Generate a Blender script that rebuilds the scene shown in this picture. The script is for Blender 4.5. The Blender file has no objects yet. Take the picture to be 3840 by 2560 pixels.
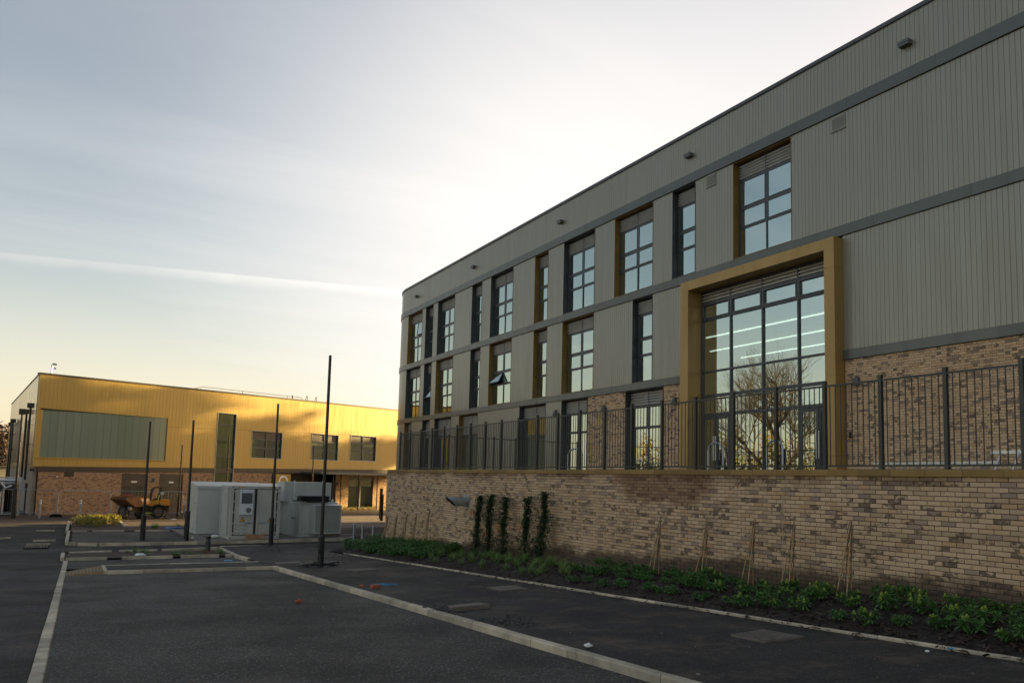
import bpy, math, random
from mathutils import Vector, Matrix
rnd = random.Random(7)
S = bpy.context.scene
COL = S.collection

# ------------------------------------------------------------------ camera
cam = bpy.data.cameras.new("camera")
cam.sensor_width = 36.0
cam.lens = 27.872
cam.shift_y = 0.0613
cam.clip_start = 0.05
cam.clip_end = 5000
co = bpy.data.objects.new("camera", cam)
COL.objects.link(co)
YAW, PITCH, ROLL = 0.4938, 0.0958, 0.0255
_cy, _sy, _cp, _sp = math.cos(YAW), math.sin(YAW), math.cos(PITCH), math.sin(PITCH)
_f = Vector((_sy * _cp, _cy * _cp, _sp))
_r = Vector((_cy, -_sy, 0.0))
_u = _r.cross(_f)
_r2 = _r * math.cos(ROLL) + _u * math.sin(ROLL)
_u2 = -_r * math.sin(ROLL) + _u * math.cos(ROLL)
co.matrix_world = Matrix(((_r2.x, _u2.x, -_f.x, 0), (_r2.y, _u2.y, -_f.y, 0), (_r2.z, _u2.z, -_f.z, 0), (0, 0, 0, 1)))
S.camera = co

# ------------------------------------------------------------------ world, sun, exposure
SUN_AZ = math.radians(81.0)      # from +Y towards +X
SUN_EL = math.radians(9.0)
SKY_STRENGTH = 0.05
SUN_STRENGTH = 5.0
EXPOSURE = 2.42
w = bpy.data.worlds.new("World")
S.world = w
w.use_nodes = True
wn, wl = w.node_tree.nodes, w.node_tree.links
wn.clear()
def WN(t, **k):
    n = wn.new(t)
    for a, b in k.items():
        setattr(n, a, b)
    return n
def wmath(op, a, b=None, clamp=False):
    n = WN('ShaderNodeMath', operation=op, use_clamp=clamp)
    for i, v in enumerate((a, b)):
        if v is None: continue
        if isinstance(v, (int, float)): n.inputs[i].default_value = v
        else: wl.new(v, n.inputs[i])
    return n.outputs[0]
def wmix(fac, a, b, mode='MIX'):
    n = WN('ShaderNodeMix', data_type='RGBA', blend_type=mode)
    for s, v in ((n.inputs[0], fac), (n.inputs[6], a), (n.inputs[7], b)):
        if isinstance(v, (int, float)): s.default_value = v
        elif isinstance(v, tuple): s.default_value = (*v, 1)
        else: wl.new(v, s)
    return n.outputs[2]
sky = WN('ShaderNodeTexSky', sky_type='NISHITA', sun_disc=False)
sky.sun_elevation = SUN_EL
sky.sun_rotation = SUN_AZ
sky.air_density = 1.0
sky.dust_density = 1.5
sky.ozone_density = 1.0
tc = WN('ShaderNodeTexCoord')
sep = WN('ShaderNodeSeparateXYZ')
wl.new(tc.outputs['Generated'], sep.inputs[0])
dx, dy, dz = sep.outputs
# thin high veil: noise on the cloud plane (direction / height)
zc = wmath('ADD', wmath('MAXIMUM', dz, 0.0), 0.12)
px_, py_ = wmath('DIVIDE', dx, zc), wmath('DIVIDE', dy, zc)
cmb = WN('ShaderNodeCombineXYZ')
wl.new(px_, cmb.inputs[0]); wl.new(py_, cmb.inputs[1])
mp = WN('ShaderNodeMapping')
mp.inputs['Rotation'].default_value = (0, 0, math.radians(55))
mp.inputs['Scale'].default_value = (0.35, 1.5, 1)
wl.new(cmb.outputs[0], mp.inputs[0])
nz = WN('ShaderNodeTexNoise')
nz.inputs['Scale'].default_value = 1.9
nz.inputs['Detail'].default_value = 7
nz.inputs['Roughness'].default_value = 0.58
nz.inputs['Distortion'].default_value = 0.6
wl.new(mp.outputs[0], nz.inputs['Vector'])
streak = nz.outputs[0]
nz2 = WN('ShaderNodeTexNoise')
nz2.inputs['Scale'].default_value = 0.35
nz2.inputs['Detail'].default_value = 3
wl.new(cmb.outputs[0], nz2.inputs['Vector'])
# nearness to the bright part of the veil (in front of the sun's side of the sky)
bd = Vector((math.sin(math.radians(34)) * math.cos(math.radians(14)), math.cos(math.radians(34)) * math.cos(math.radians(14)), math.sin(math.radians(14))))
dot = WN('ShaderNodeVectorMath', operation='DOT_PRODUCT')
wl.new(tc.outputs['Generated'], dot.inputs[0])
dot.inputs[1].default_value = bd
ramp = WN('ShaderNodeMapRange')
ramp.inputs['From Min'].default_value = 0.81
ramp.inputs['From Max'].default_value = 0.99
wl.new(dot.outputs['Value'], ramp.inputs['Value'])
ramp2 = WN('ShaderNodeMapRange', interpolation_type='SMOOTHERSTEP')
ramp2.inputs['From Min'].default_value = 0.45
ramp2.inputs['From Max'].default_value = 1.0
wl.new(dot.outputs['Value'], ramp2.inputs['Value'])
glow = wmath('ADD', wmath('MULTIPLY', wmath('POWER', ramp.outputs[0], 2.5), 0.86), wmath('MULTIPLY', ramp2.outputs[0], 0.10))
# low haze band near the horizon
hz = WN('ShaderNodeMapRange', interpolation_type='SMOOTHSTEP')
hz.inputs['From Min'].default_value = 0.29
hz.inputs['From Max'].default_value = -0.02
wl.new(dz, hz.inputs['Value'])
low = hz.outputs[0]
VEIL = (4.02, 3.84, 3.66)
CN = Vector((-0.04597, -0.22261, 0.97382))
streak_c = WN('ShaderNodeMapRange', interpolation_type='SMOOTHSTEP')
streak_c.inputs['From Min'].default_value = 0.38
streak_c.inputs['From Max'].default_value = 0.72
wl.new(streak, streak_c.inputs['Value'])
patch = WN('ShaderNodeMapRange', interpolation_type='SMOOTHSTEP')
patch.inputs['From Min'].default_value = 0.35
patch.inputs['From Max'].default_value = 0.7
wl.new(nz2.outputs[0], patch.inputs['Value'])
veil_f = wmath('ADD', wmath('ADD', glow, 0.02), wmath('MULTIPLY', streak_c.outputs[0], wmath('ADD', wmath('MULTIPLY', patch.outputs[0], 0.11), 0.06)), True)
veil_f = wmath('MAXIMUM', veil_f, wmath('MULTIPLY', low, 0.62), True)
# warm the veil towards the horizon away from the sun
warm = wmix(wmath('MULTIPLY', low, wmath('SUBTRACT', 1.0, wmath('MULTIPLY', glow, 1.25), True)), VEIL, (4.1, 3.6, 2.6))
sky_t = wmix(1.0, sky.outputs[0], (1.18, 0.98, 0.87), 'MULTIPLY')
mix1 = wmix(veil_f, sky_t, warm)
# contrail: a thin frayed arc across the left of the sky
cdot = WN('ShaderNodeVectorMath', operation='DOT_PRODUCT')
wl.new(tc.outputs['Generated'], cdot.inputs[0])
cdot.inputs[1].default_value = CN
cn_n = WN('ShaderNodeTexNoise')
cn_n.inputs['Scale'].default_value = 16
cn_n.inputs['Detail'].default_value = 6
wl.new(tc.outputs['Generated'], cn_n.inputs['Vector'])
off = wmath('ADD', cdot.outputs['Value'], wmath('MULTIPLY', wmath('SUBTRACT', cn_n.outputs[0], 0.5), 0.012))
up_e = WN('ShaderNodeMapRange', interpolation_type='SMOOTHSTEP')   # crisp upper edge
up_e.inputs['From Min'].default_value = 0.0075; up_e.inputs['From Max'].default_value = 0.0045
wl.new(cdot.outputs['Value'], up_e.inputs['Value'])
lo_e = WN('ShaderNodeMapRange', interpolation_type='SMOOTHSTEP')   # soft lower edge
lo_e.inputs['From Min'].default_value = -0.008; lo_e.inputs['From Max'].default_value = 0.006
wl.new(off, lo_e.inputs['Value'])
trail = wmath('MULTIPLY', wmath('MULTIPLY', up_e.outputs[0], lo_e.outputs[0]), wmath('ADD', wmath('MULTIPLY', cn_n.outputs[0], 0.9), 0.05), True)
mix2 = wmix(wmath('MULTIPLY', trail, wmath('ADD', wmath('MULTIPLY', glow, 0.9), 0.17), True), mix1, (5.2, 4.9, 4.5))
bg = WN('ShaderNodeBackground')
bg.inputs[1].default_value = SKY_STRENGTH
wout = WN('ShaderNodeOutputWorld')
wl.new(mix2, bg.inputs[0])
wl.new(bg.outputs[0], wout.inputs[0])

sl = bpy.data.lights.new("sun", 'SUN')
sl.energy = SUN_STRENGTH
sl.angle = math.radians(0.53)
sl.color = (1.0, 0.715, 0.29)
so = bpy.data.objects.new("sun", sl)
COL.objects.link(so)
_sd = Vector((math.sin(SUN_AZ) * math.cos(SUN_EL), math.cos(SUN_AZ) * math.cos(SUN_EL), math.sin(SUN_EL)))
so.rotation_euler = _sd.to_track_quat('Z', 'Y').to_euler()
so.location = (60, 60, 40)
S.view_settings.view_transform = 'Standard'
S.view_settings.look = 'None'
S.view_settings.exposure = EXPOSURE
S.view_settings.gamma = 1.0
S.view_settings.use_curve_mapping = False
S.render.engine = 'CYCLES'
S.cycles.max_bounces = 8
S.cycles.transparent_max_bounces = 12
S.cycles.sample_clamp_indirect = 6.0
S.cycles.use_denoising = True

# ------------------------------------------------------------------ helpers
def lnk(o):
    COL.objects.link(o)
    return o
def tag(o, label=None, cat=None, group=None, kind=None):
    if label: o['label'] = label
    if cat: o['category'] = cat
    if group: o['group'] = group
    if kind: o['kind'] = kind
    return o
def thing(name, loc, label=None, cat=None, group=None, kind=None, rz=0.0):
    o = bpy.data.objects.new(name, None)
    o.empty_display_size = 0.2
    o.location = loc
    o.rotation_euler = (0, 0, rz)
    lnk(o)
    return tag(o, label, cat, group, kind)
def org(parent):
    v = Vector((0, 0, 0))
    p = parent
    while p is not None:
        v += Vector(p.location)
        p = p.parent
    return v
def put(name, me, parent=None, loc=(0, 0, 0), rot=(0, 0, 0), scale=(1, 1, 1), kind=None, label=None):
    """one object from a mesh; loc is in the parent's own frame"""
    o = bpy.data.objects.new(name, me)
    o.location = loc
    o.rotation_euler = rot
    o.scale = scale
    o.parent = parent
    if kind: o['kind'] = kind
    if label: o['label'] = label
    return lnk(o)
class MB:
    def __init__(s):
        s.v = []; s.f = []
    def quad(s, a, b, c, d):
        i = len(s.v); s.v += [tuple(a), tuple(b), tuple(c), tuple(d)]; s.f.append((i, i + 1, i + 2, i + 3)); return s
    def tri(s, a, b, c):
        i = len(s.v); s.v += [tuple(a), tuple(b), tuple(c)]; s.f.append((i, i + 1, i + 2)); return s
    def box(s, x0, x1, y0, y1, z0, z1):
        if x0 > x1: x0, x1 = x1, x0
        if y0 > y1: y0, y1 = y1, y0
        if z0 > z1: z0, z1 = z1, z0
        i = len(s.v)
        s.v += [(x0, y0, z0), (x1, y0, z0), (x1, y1, z0), (x0, y1, z0), (x0, y0, z1), (x1, y0, z1), (x1, y1, z1), (x0, y1, z1)]
        for q in ((0, 3, 2, 1), (4, 5, 6, 7), (0, 1, 5, 4), (1, 2, 6, 5), (2, 3, 7, 6), (3, 0, 4, 7)):
            s.f.append(tuple(i + k for k in q))
        return s
    def obox(s, c, u, v, w):
        """box from centre and three half-vectors"""
        c, u, v, w = Vector(c), Vector(u), Vector(v), Vector(w)
        i = len(s.v)
        for a, b, d in ((-1, -1, -1), (1, -1, -1), (1, 1, -1), (-1, 1, -1), (-1, -1, 1), (1, -1, 1), (1, 1, 1), (-1, 1, 1)):
            s.v.append(tuple(c + a * u + b * v + d * w))
        for q in ((0, 3, 2, 1), (4, 5, 6, 7), (0, 1, 5, 4), (1, 2, 6, 5), (2, 3, 7, 6), (3, 0, 4, 7)):
            s.f.append(tuple(i + k for k in q))
        return s
    def beam(s, a, b, wd, ht, up=(0, 0, 1)):
        a, b = Vector(a), Vector(b)
        d = (b - a); L = d.length; d.normalize()
        upv = Vector(up)
        side = d.cross(upv)
        if side.length < 1e-4: side = d.cross(Vector((1, 0, 0)))
        side.normalize(); u2 = side.cross(d)
        return s.obox((a + b) / 2, d * L / 2, side * wd / 2, u2 * ht / 2)
    def tube(s, pts, r, n=8, cap=True):
        pts = [Vector(p) for p in pts]
        rs = r if isinstance(r, (list, tuple)) else [r] * len(pts)
        rings = []
        ref = None
        for k, p in enumerate(pts):
            d = (pts[min(k + 1, len(pts) - 1)] - pts[max(k - 1, 0)])
            if d.length < 1e-9: d = Vector((0, 0, 1))
            d.normalize()
            if ref is None:
                ref = Vector((1, 0, 0)) if abs(d.x) < 0.9 else Vector((0, 1, 0))
            a = (ref - d * ref.dot(d))
            if a.length < 1e-5:
                a = d.orthogonal()
            a.normalize(); ref = a
            b = d.cross(a)
            i = len(s.v)
            for j in range(n):
                t = 2 * math.pi * j / n
                s.v.append(tuple(p + (a * math.cos(t) + b * math.sin(t)) * rs[k]))
            rings.append(i)
        for k in range(len(rings) - 1):
            for j in range(n):
                s.f.append((rings[k] + j, rings[k] + (j + 1) % n, rings[k + 1] + (j + 1) % n, rings[k + 1] + j))
        if cap:
            s.f.append(tuple(rings[0] + j for j in reversed(range(n))))
            s.f.append(tuple(rings[-1] + j for j in range(n)))
        return s
    def prism(s, poly, a, b):
        """extrude polygon points (list of 3D) by vector from a to b"""
        a, b = Vector(a), Vector(b)
        n = len(poly); i = len(s.v)
        for p in poly: s.v.append(tuple(Vector(p) + a))
        for p in poly: s.v.append(tuple(Vector(p) + b))
        s.f.append(tuple(i + k for k in reversed(range(n))))
        s.f.append(tuple(i + n + k for k in range(n)))
        for k in range(n):
            s.f.append((i + k, i + (k + 1) % n, i + n + (k + 1) % n, i + n + k))
        return s
    def mesh(s, name, m=None, off=(0, 0, 0), smooth=False):
        me = bpy.data.meshes.new(name)
        ox, oy, oz = off
        me.from_pydata([(x - ox, y - oy, z - oz) for x, y, z in s.v], [], s.f)
        if m is not None: me.materials.append(m)
        if smooth:
            me.polygons.foreach_set('use_smooth', [True] * len(me.polygons))
        me.update()
        return me
    def build(s, name, m, parent=None, smooth=False, kind=None, label=None, local=False):
        """vertices in world space unless local; object sits in its parent's frame"""
        off = (0, 0, 0) if (local or parent is None) else org(parent)
        return put(name, s.mesh(name, m, off, smooth), parent, kind=kind, label=label)
def top(mb, name, m, label, cat, group=None, smooth=False):
    """a thing that is one mesh, origin at its base"""
    xs = [v[0] for v in mb.v]; ys = [v[1] for v in mb.v]; zs = [v[2] for v in mb.v]
    c = ((min(xs) + max(xs)) / 2, (min(ys) + max(ys)) / 2, min(zs))
    o = put(name, mb.mesh(name, m, c, smooth), None, c)
    return tag(o, label, cat, group)
def copy_tree(o, parent=None):
    c = o.copy(); lnk(c)
    if parent is not None: c.parent = parent
    for ch in [x for x in KIDS.get(o.name, [])]:
        copy_tree(ch, c)
    return c
KIDS = {}
def remember(o):
    for x in list(COL.objects):
        if x.parent is o:
            KIDS.setdefault(o.name, []).append(x)
            remember(x)

# ------------------------------------------------------------------ materials
class NT:
    def __init__(s, name):
        s.m = bpy.data.materials.new(name)
        s.m.use_nodes = True
        s.t = s.m.node_tree
        s.n, s.l = s.t.nodes, s.t.links
        s.b = s.n['Principled BSDF']
        s.out = s.n['Material Output']
    def node(s, t, inp=None, **k):
        n = s.n.new(t)
        for a, b in k.items(): setattr(n, a, b)
        for a, v in (inp or {}).items(): s.set(n.inputs[a], v)
        return n
    def set(s, sock, v):
        if hasattr(v, 'is_output') or isinstance(v, bpy.types.NodeSocket): s.l.new(v, sock)
        elif isinstance(v, tuple) and len(v) == 3 and sock.type == 'RGBA': sock.default_value = (*v, 1)
        else: sock.default_value = v
    def noise(s, scale, detail=4, rough=0.55, vec=None, dist=0.0):
        n = s.node('ShaderNodeTexNoise', {'Scale': scale, 'Detail': detail, 'Roughness': rough, 'Distortion': dist})
        s.l.new(vec if vec is not None else s.pos(), n.inputs['Vector'])
        return n.outputs[0]
    def pos(s):
        if not hasattr(s, '_g'): s._g = s.node('ShaderNodeNewGeometry')
        return s._g.outputs['Position']
    def island(s):
        s.pos(); return s._g.outputs['Random Per Island']
    def objrand(s):
        return s.node('ShaderNodeObjectInfo').outputs['Random']
    def objco(s):
        return s.node('ShaderNodeTexCoord').outputs['Object']
    def map(s, v, a, b, c=0.0, d=1.0, smooth=True):
        n = s.node('ShaderNodeMapRange', {'Value': v, 'From Min': a, 'From Max': b, 'To Min': c, 'To Max': d})
        n.interpolation_type = 'SMOOTHSTEP' if smooth else 'LINEAR'
        return n.outputs[0]
    def math(s, op, a, b=None, clamp=False):
        n = s.node('ShaderNodeMath', operation=op, use_clamp=clamp)
        s.set(n.inputs[0], a)
        if b is not None: s.set(n.inputs[1], b)
        return n.outputs[0]
    def mix(s, f, a, b, mode='MIX'):
        n = s.node('ShaderNodeMix', data_type='RGBA', blend_type=mode)
        s.set(n.inputs[0], f); s.set(n.inputs[6], a); s.set(n.inputs[7], b)
        return n.outputs[2]
    def ramp(s, v, stops):
        n = s.node('ShaderNodeValToRGB')
        n.color_ramp.interpolation = 'LINEAR'
        el = n.color_ramp.elements
        while len(el) > 1: el.remove(el[0])
        for i, (p, c) in enumerate(stops):
            e = el[0] if i == 0 else el.new(p)
            e.position = p; e.color = (*c, 1)
        s.l.new(v, n.inputs[0])
        return n.outputs[0]
    def scalev(s, sc, vec=None):
        n = s.node('ShaderNodeMapping')
        n.inputs['Scale'].default_value = sc
        s.l.new(vec if vec is not None else s.pos(), n.inputs[0])
        return n.outputs[0]
    def bump(s, h, strength=0.3, dist=0.01):
        n = s.node('ShaderNodeBump', {'Height': h, 'Strength': strength, 'Distance': dist})
        s.l.new(n.outputs[0], s.b.inputs['Normal'])
    def fin(s, col=None, rough=None, metal=None, spec=None):
        if col is not None: s.set(s.b.inputs['Base Color'], col)
        if rough is not None: s.set(s.b.inputs['Roughness'], rough)
        if metal is not None: s.set(s.b.inputs['Metallic'], metal)
        if spec is not None: s.set(s.b.inputs['Specular IOR Level'], spec)
        return s.m
def mul(c, k): return tuple(min(1.0, x * k) for x in c)
def simple(name, col, rough=0.55, metal=0.0, var=0.12, scale=2.0, dirt=0.0, bump=0.0, bscale=60, spec=0.5, rand=0.0):
    t = NT(name)
    n = t.noise(scale, 5)
    c = t.mix(t.map(n, 0.3, 0.7), mul(col, 1 - var), mul(col, 1 + var))
    if rand:
        c = t.mix(1.0, c, t.ramp(t.objrand(), [(0, (1 - rand,) * 3), (1, (1 + 0 * rand,) * 3)]), 'MULTIPLY')
    if dirt:
        d = t.map(t.noise(scale * 4, 6, 0.65), 0.5, 0.75)
        c = t.mix(t.math('MULTIPLY', d, dirt), c, mul((0.10, 0.075, 0.05), 0.8))
    if bump: t.bump(t.noise(bscale, 3), bump, 0.005)
    r = t.map(t.noise(scale * 3, 3), 0.3, 0.7, max(0.02, rough - 0.08), min(1, rough + 0.08))
    return t.fin(c, r, metal, spec)

def brick_mat(name, light, dark, blot, warm):
    t = NT(name)
    r = t.math('FRACT', t.math('ADD', t.island(), t.math('MULTIPLY', t.objrand(), 7.31)))
    r2 = t.math('FRACT', t.math('MULTIPLY', r, 37.7))
    base = t.ramp(r, [(0.0, mul(light, 0.76)), (0.22, light), (0.6, mul(light, 1.1)), (0.84, warm), (0.90, mul(dark, 1.3)), (1.0, dark)])
    # burnt smudges within a brick: offset the noise per brick so that they never line up
    off = t.node('ShaderNodeCombineXYZ', {'X': t.math('MULTIPLY', r, 50.0), 'Y': t.math('MULTIPLY', r2, 50.0)})
    vec = t.node('ShaderNodeVectorMath', operation='ADD')
    t.l.new(t.scalev((1, 7, 12)), vec.inputs[0]); t.l.new(off.outputs[0], vec.inputs[1])
    sm = t.noise(1.0, 6, 0.65, vec.outputs[0])
    k = t.map(r2, 0.55, 0.95, 0.72, 0.42)
    smf = t.math('MULTIPLY', t.map(t.math('SUBTRACT', sm, k), 0.0, 0.1), 0.85)
    c = t.mix(smf, base, blot)
    c = t.mix(t.map(t.noise(40, 4), 0.35, 0.7, 0.0, 0.35), c, mul(light, 0.62))
    # large weather patches
    c = t.mix(t.map(t.noise(0.55, 4), 0.5, 0.72, 0.0, 0.3), c, mul(warm, 0.68))
    t.bump(t.noise(70, 5, 0.7), 0.5, 0.004)
    return t, c

def bricks():
    t, c = brick_mat('brick_wall_buff', (0.60, 0.425, 0.265), (0.30, 0.215, 0.165), (0.07, 0.052, 0.045), (0.52, 0.325, 0.175))
    # rain splash and damp rising in ragged patches from the planting bed
    sep = t.node('ShaderNodeSeparateXYZ'); t.l.new(t.pos(), sep.inputs[0])
    bed = t.math('ADD', t.math('MULTIPLY', sep.outputs[1], -0.046), -1.36)
    h = t.math('SUBTRACT', sep.outputs[2], bed)
    damp = t.map(t.math('SUBTRACT', h, t.math('MULTIPLY', t.noise(1.1, 4, 0.6), 0.75)), -0.12, 0.12, 0.85, 0.0)
    c = t.mix(damp, c, (0.05, 0.036, 0.026))
    # darker run-off below the coping in places
    tp = t.map(t.math('ADD', sep.outputs[2], t.math('MULTIPLY', t.noise(0.8, 4), -1.1)), -0.60, -0.22, 0.0, 0.65)
    c = t.mix(tp, c, (0.14, 0.075, 0.035))
    # brown leak stain below the coping, beside the movement joint
    yd = t.math('SUBTRACT', sep.outputs[1], 14.2)
    sw = t.math('ADD', t.map(t.math('ABSOLUTE', yd), 2.6, 0.3), t.math('SUBTRACT', t.noise(1.6, 5, 0.6), 0.6))
    rz_ = t.map(t.math('ADD', sep.outputs[2], t.math('MULTIPLY', t.noise(2.2, 4), 0.5)), -0.45, 0.25)
    c = t.mix(t.math('MULTIPLY', t.map(t.math('MULTIPLY', sw, rz_), 0.1, 0.55), 0.6), c, (0.15, 0.062, 0.026))
    M['brick'] = t.fin(c, 0.9, 0, 0.3)
    t, c = brick_mat('brick_facade', (0.62, 0.43, 0.26), (0.24, 0.17, 0.135), (0.065, 0.05, 0.045), (0.56, 0.35, 0.19))
    M['brick_facade'] = t.fin(c, 0.9, 0, 0.3)
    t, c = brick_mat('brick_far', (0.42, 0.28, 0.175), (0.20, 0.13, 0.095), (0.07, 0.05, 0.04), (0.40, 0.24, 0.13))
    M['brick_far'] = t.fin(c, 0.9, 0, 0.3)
M = {}
def asphalt(name, col, chips, mud, mudcol, cs=120, damp=0.3):
    t = NT(name)
    v = t.node('ShaderNodeTexVoronoi', {'Scale': cs}); t.l.new(t.pos(), v.inputs['Vector'])
    v2 = t.node('ShaderNodeTexVoronoi', {'Scale': cs * 0.45}); t.l.new(t.pos(), v2.inputs['Vector'])
    g = t.node('ShaderNodeSeparateColor'); t.l.new(v.outputs['Color'], g.inputs[0])
    g2 = t.node('ShaderNodeSeparateColor'); t.l.new(v2.outputs['Color'], g2.inputs[0])
    c = t.mix(t.map(g.outputs[0], 0.3, 1.0, 0, 1), mul(col, 0.55), mul(col, 1.25))
    c = t.mix(t.map(g2.outputs[1], 0.86, 0.97, 0.0, chips), c, (0.30, 0.28, 0.25))
    big = t.noise(0.45, 5, 0.6)
    c = t.mix(t.map(big, 0.4, 0.7, 0.0, damp), c, mul(col, 0.45))
    m2 = t.map(t.math('ADD', t.noise(1.3, 7, 0.68), t.math('MULTIPLY', t.noise(9, 4), 0.25)), 0.6, 0.8, 0.0, mud)
    c = t.mix(m2, c, mudcol)
    t.bump(t.math('ADD', v.outputs['Distance'], t.math('MULTIPLY', t.noise(300, 2), 0.4)), 0.55, 0.006)
    return t.fin(c, t.map(big, 0.3, 0.7, 0.72, 0.95), 0, 0.35)
def glass(name, tint, refl=0.36, through=(0.25, 0.36, 0.31)):
    t = NT(name)
    t.n.remove(t.b)
    lw = t.node('ShaderNodeLayerWeight', {'Blend': 0.5})
    fac = t.math('ADD', t.math('MULTIPLY', t.math('POWER', lw.outputs['Facing'], 3.5), 0.95 - refl), refl, True)
    gl = t.node('ShaderNodeBsdfGlossy', {'Color': tint, 'Roughness': 0.0})
    # faint waviness of real panes
    bp = t.node('ShaderNodeBump', {'Height': t.noise(0.9, 1), 'Strength': 0.04, 'Distance': 0.05})
    t.l.new(bp.outputs[0], gl.inputs['Normal'])
    tr = t.node('ShaderNodeBsdfTransparent', {'Color': through})
    mx = t.node('ShaderNodeMixShader')
    t.l.new(fac, mx.inputs[0]); t.l.new(tr.outputs[0], mx.inputs[1]); t.l.new(gl.outputs[0], mx.inputs[2])
    t.l.new(mx.outputs[0], t.out.inputs['Surface'])
    return t.m
def emit(name, col, st):
    t = NT(name)
    t.set(t.b.inputs['Base Color'], (0.8, 0.8, 0.8)); t.set(t.b.inputs['Emission Color'], col); t.b.inputs['Emission Strength'].default_value = st
    return t.m
def leafmat(name, a, b, rough=0.45, tr=0.25):
    t = NT(name)
    r = t.math('FRACT', t.math('ADD', t.island(), t.math('MULTIPLY', t.objrand(), 3.7)))
    c = t.mix(r, a, b)
    c = t.mix(t.map(t.noise(30, 3), 0.4, 0.7, 0, 0.3), c, mul(a, 0.6))
    t.fin(c, rough, 0, 0.4)
    t.b.inputs['Transmission Weight'].default_value = 0.0
    tl = t.node('ShaderNodeBsdfTranslucent', {'Color': c})
    mx = t.node('ShaderNodeMixShader', {0: tr})
    t.l.new(t.b.outputs[0], mx.inputs[1]); t.l.new(tl.outputs[0], mx.inputs[2])
    t.l.new(mx.outputs[0], t.out.inputs['Surface'])
    return t.m
def panel_mat(name, col, metal, rough, vari=0.05, streak=0.12):
    """coated metal boards: slight board to board variation, faint vertical streaks"""
    t = NT(name)
    r = t.math('FRACT', t.math('ADD', t.island(), t.math('MULTIPLY', t.objrand(), 5.3)))
    c = t.ramp(r, [(0, mul(col, 1 - vari)), (1, mul(col, 1 + vari))])
    s = t.noise(1.0, 5, 0.6, t.scalev((3, 3, 0.25)))
    c = t.mix(t.map(s, 0.45, 0.75, 0, streak), c, mul(col, 0.7))
    t.bump(t.noise(0.8, 2, 0.5, t.scalev((2, 2, 0.6))), 0.08, 0.05)
    return t.fin(c, t.map(s, 0.3, 0.7, rough - 0.06, rough + 0.06), metal, 0.5)
def concrete(name, col, stain=0.35):
    t = NT(name)
    n = t.noise(2.2, 7, 0.65)
    c = t.mix(t.map(n, 0.35, 0.7), mul(col, 1.1), mul(col, 0.75))
    c = t.mix(t.map(t.noise(0.9, 6, 0.7), 0.5, 0.7, 0, stain), c, mul((0.12, 0.11, 0.085), 1))
    r = t.math('FRACT', t.math('ADD', t.island(), t.math('MULTIPLY', t.objrand(), 5.3)))
    c = t.mix(1.0, c, t.ramp(r, [(0, (0.68, 0.68, 0.68)), (1, (1.08, 1.05, 1.0))]), 'MULTIPLY')
    t.bump(t.noise(90, 4), 0.3, 0.003)
    return t.fin(c, 0.88, 0, 0.3)
bricks()
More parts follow.
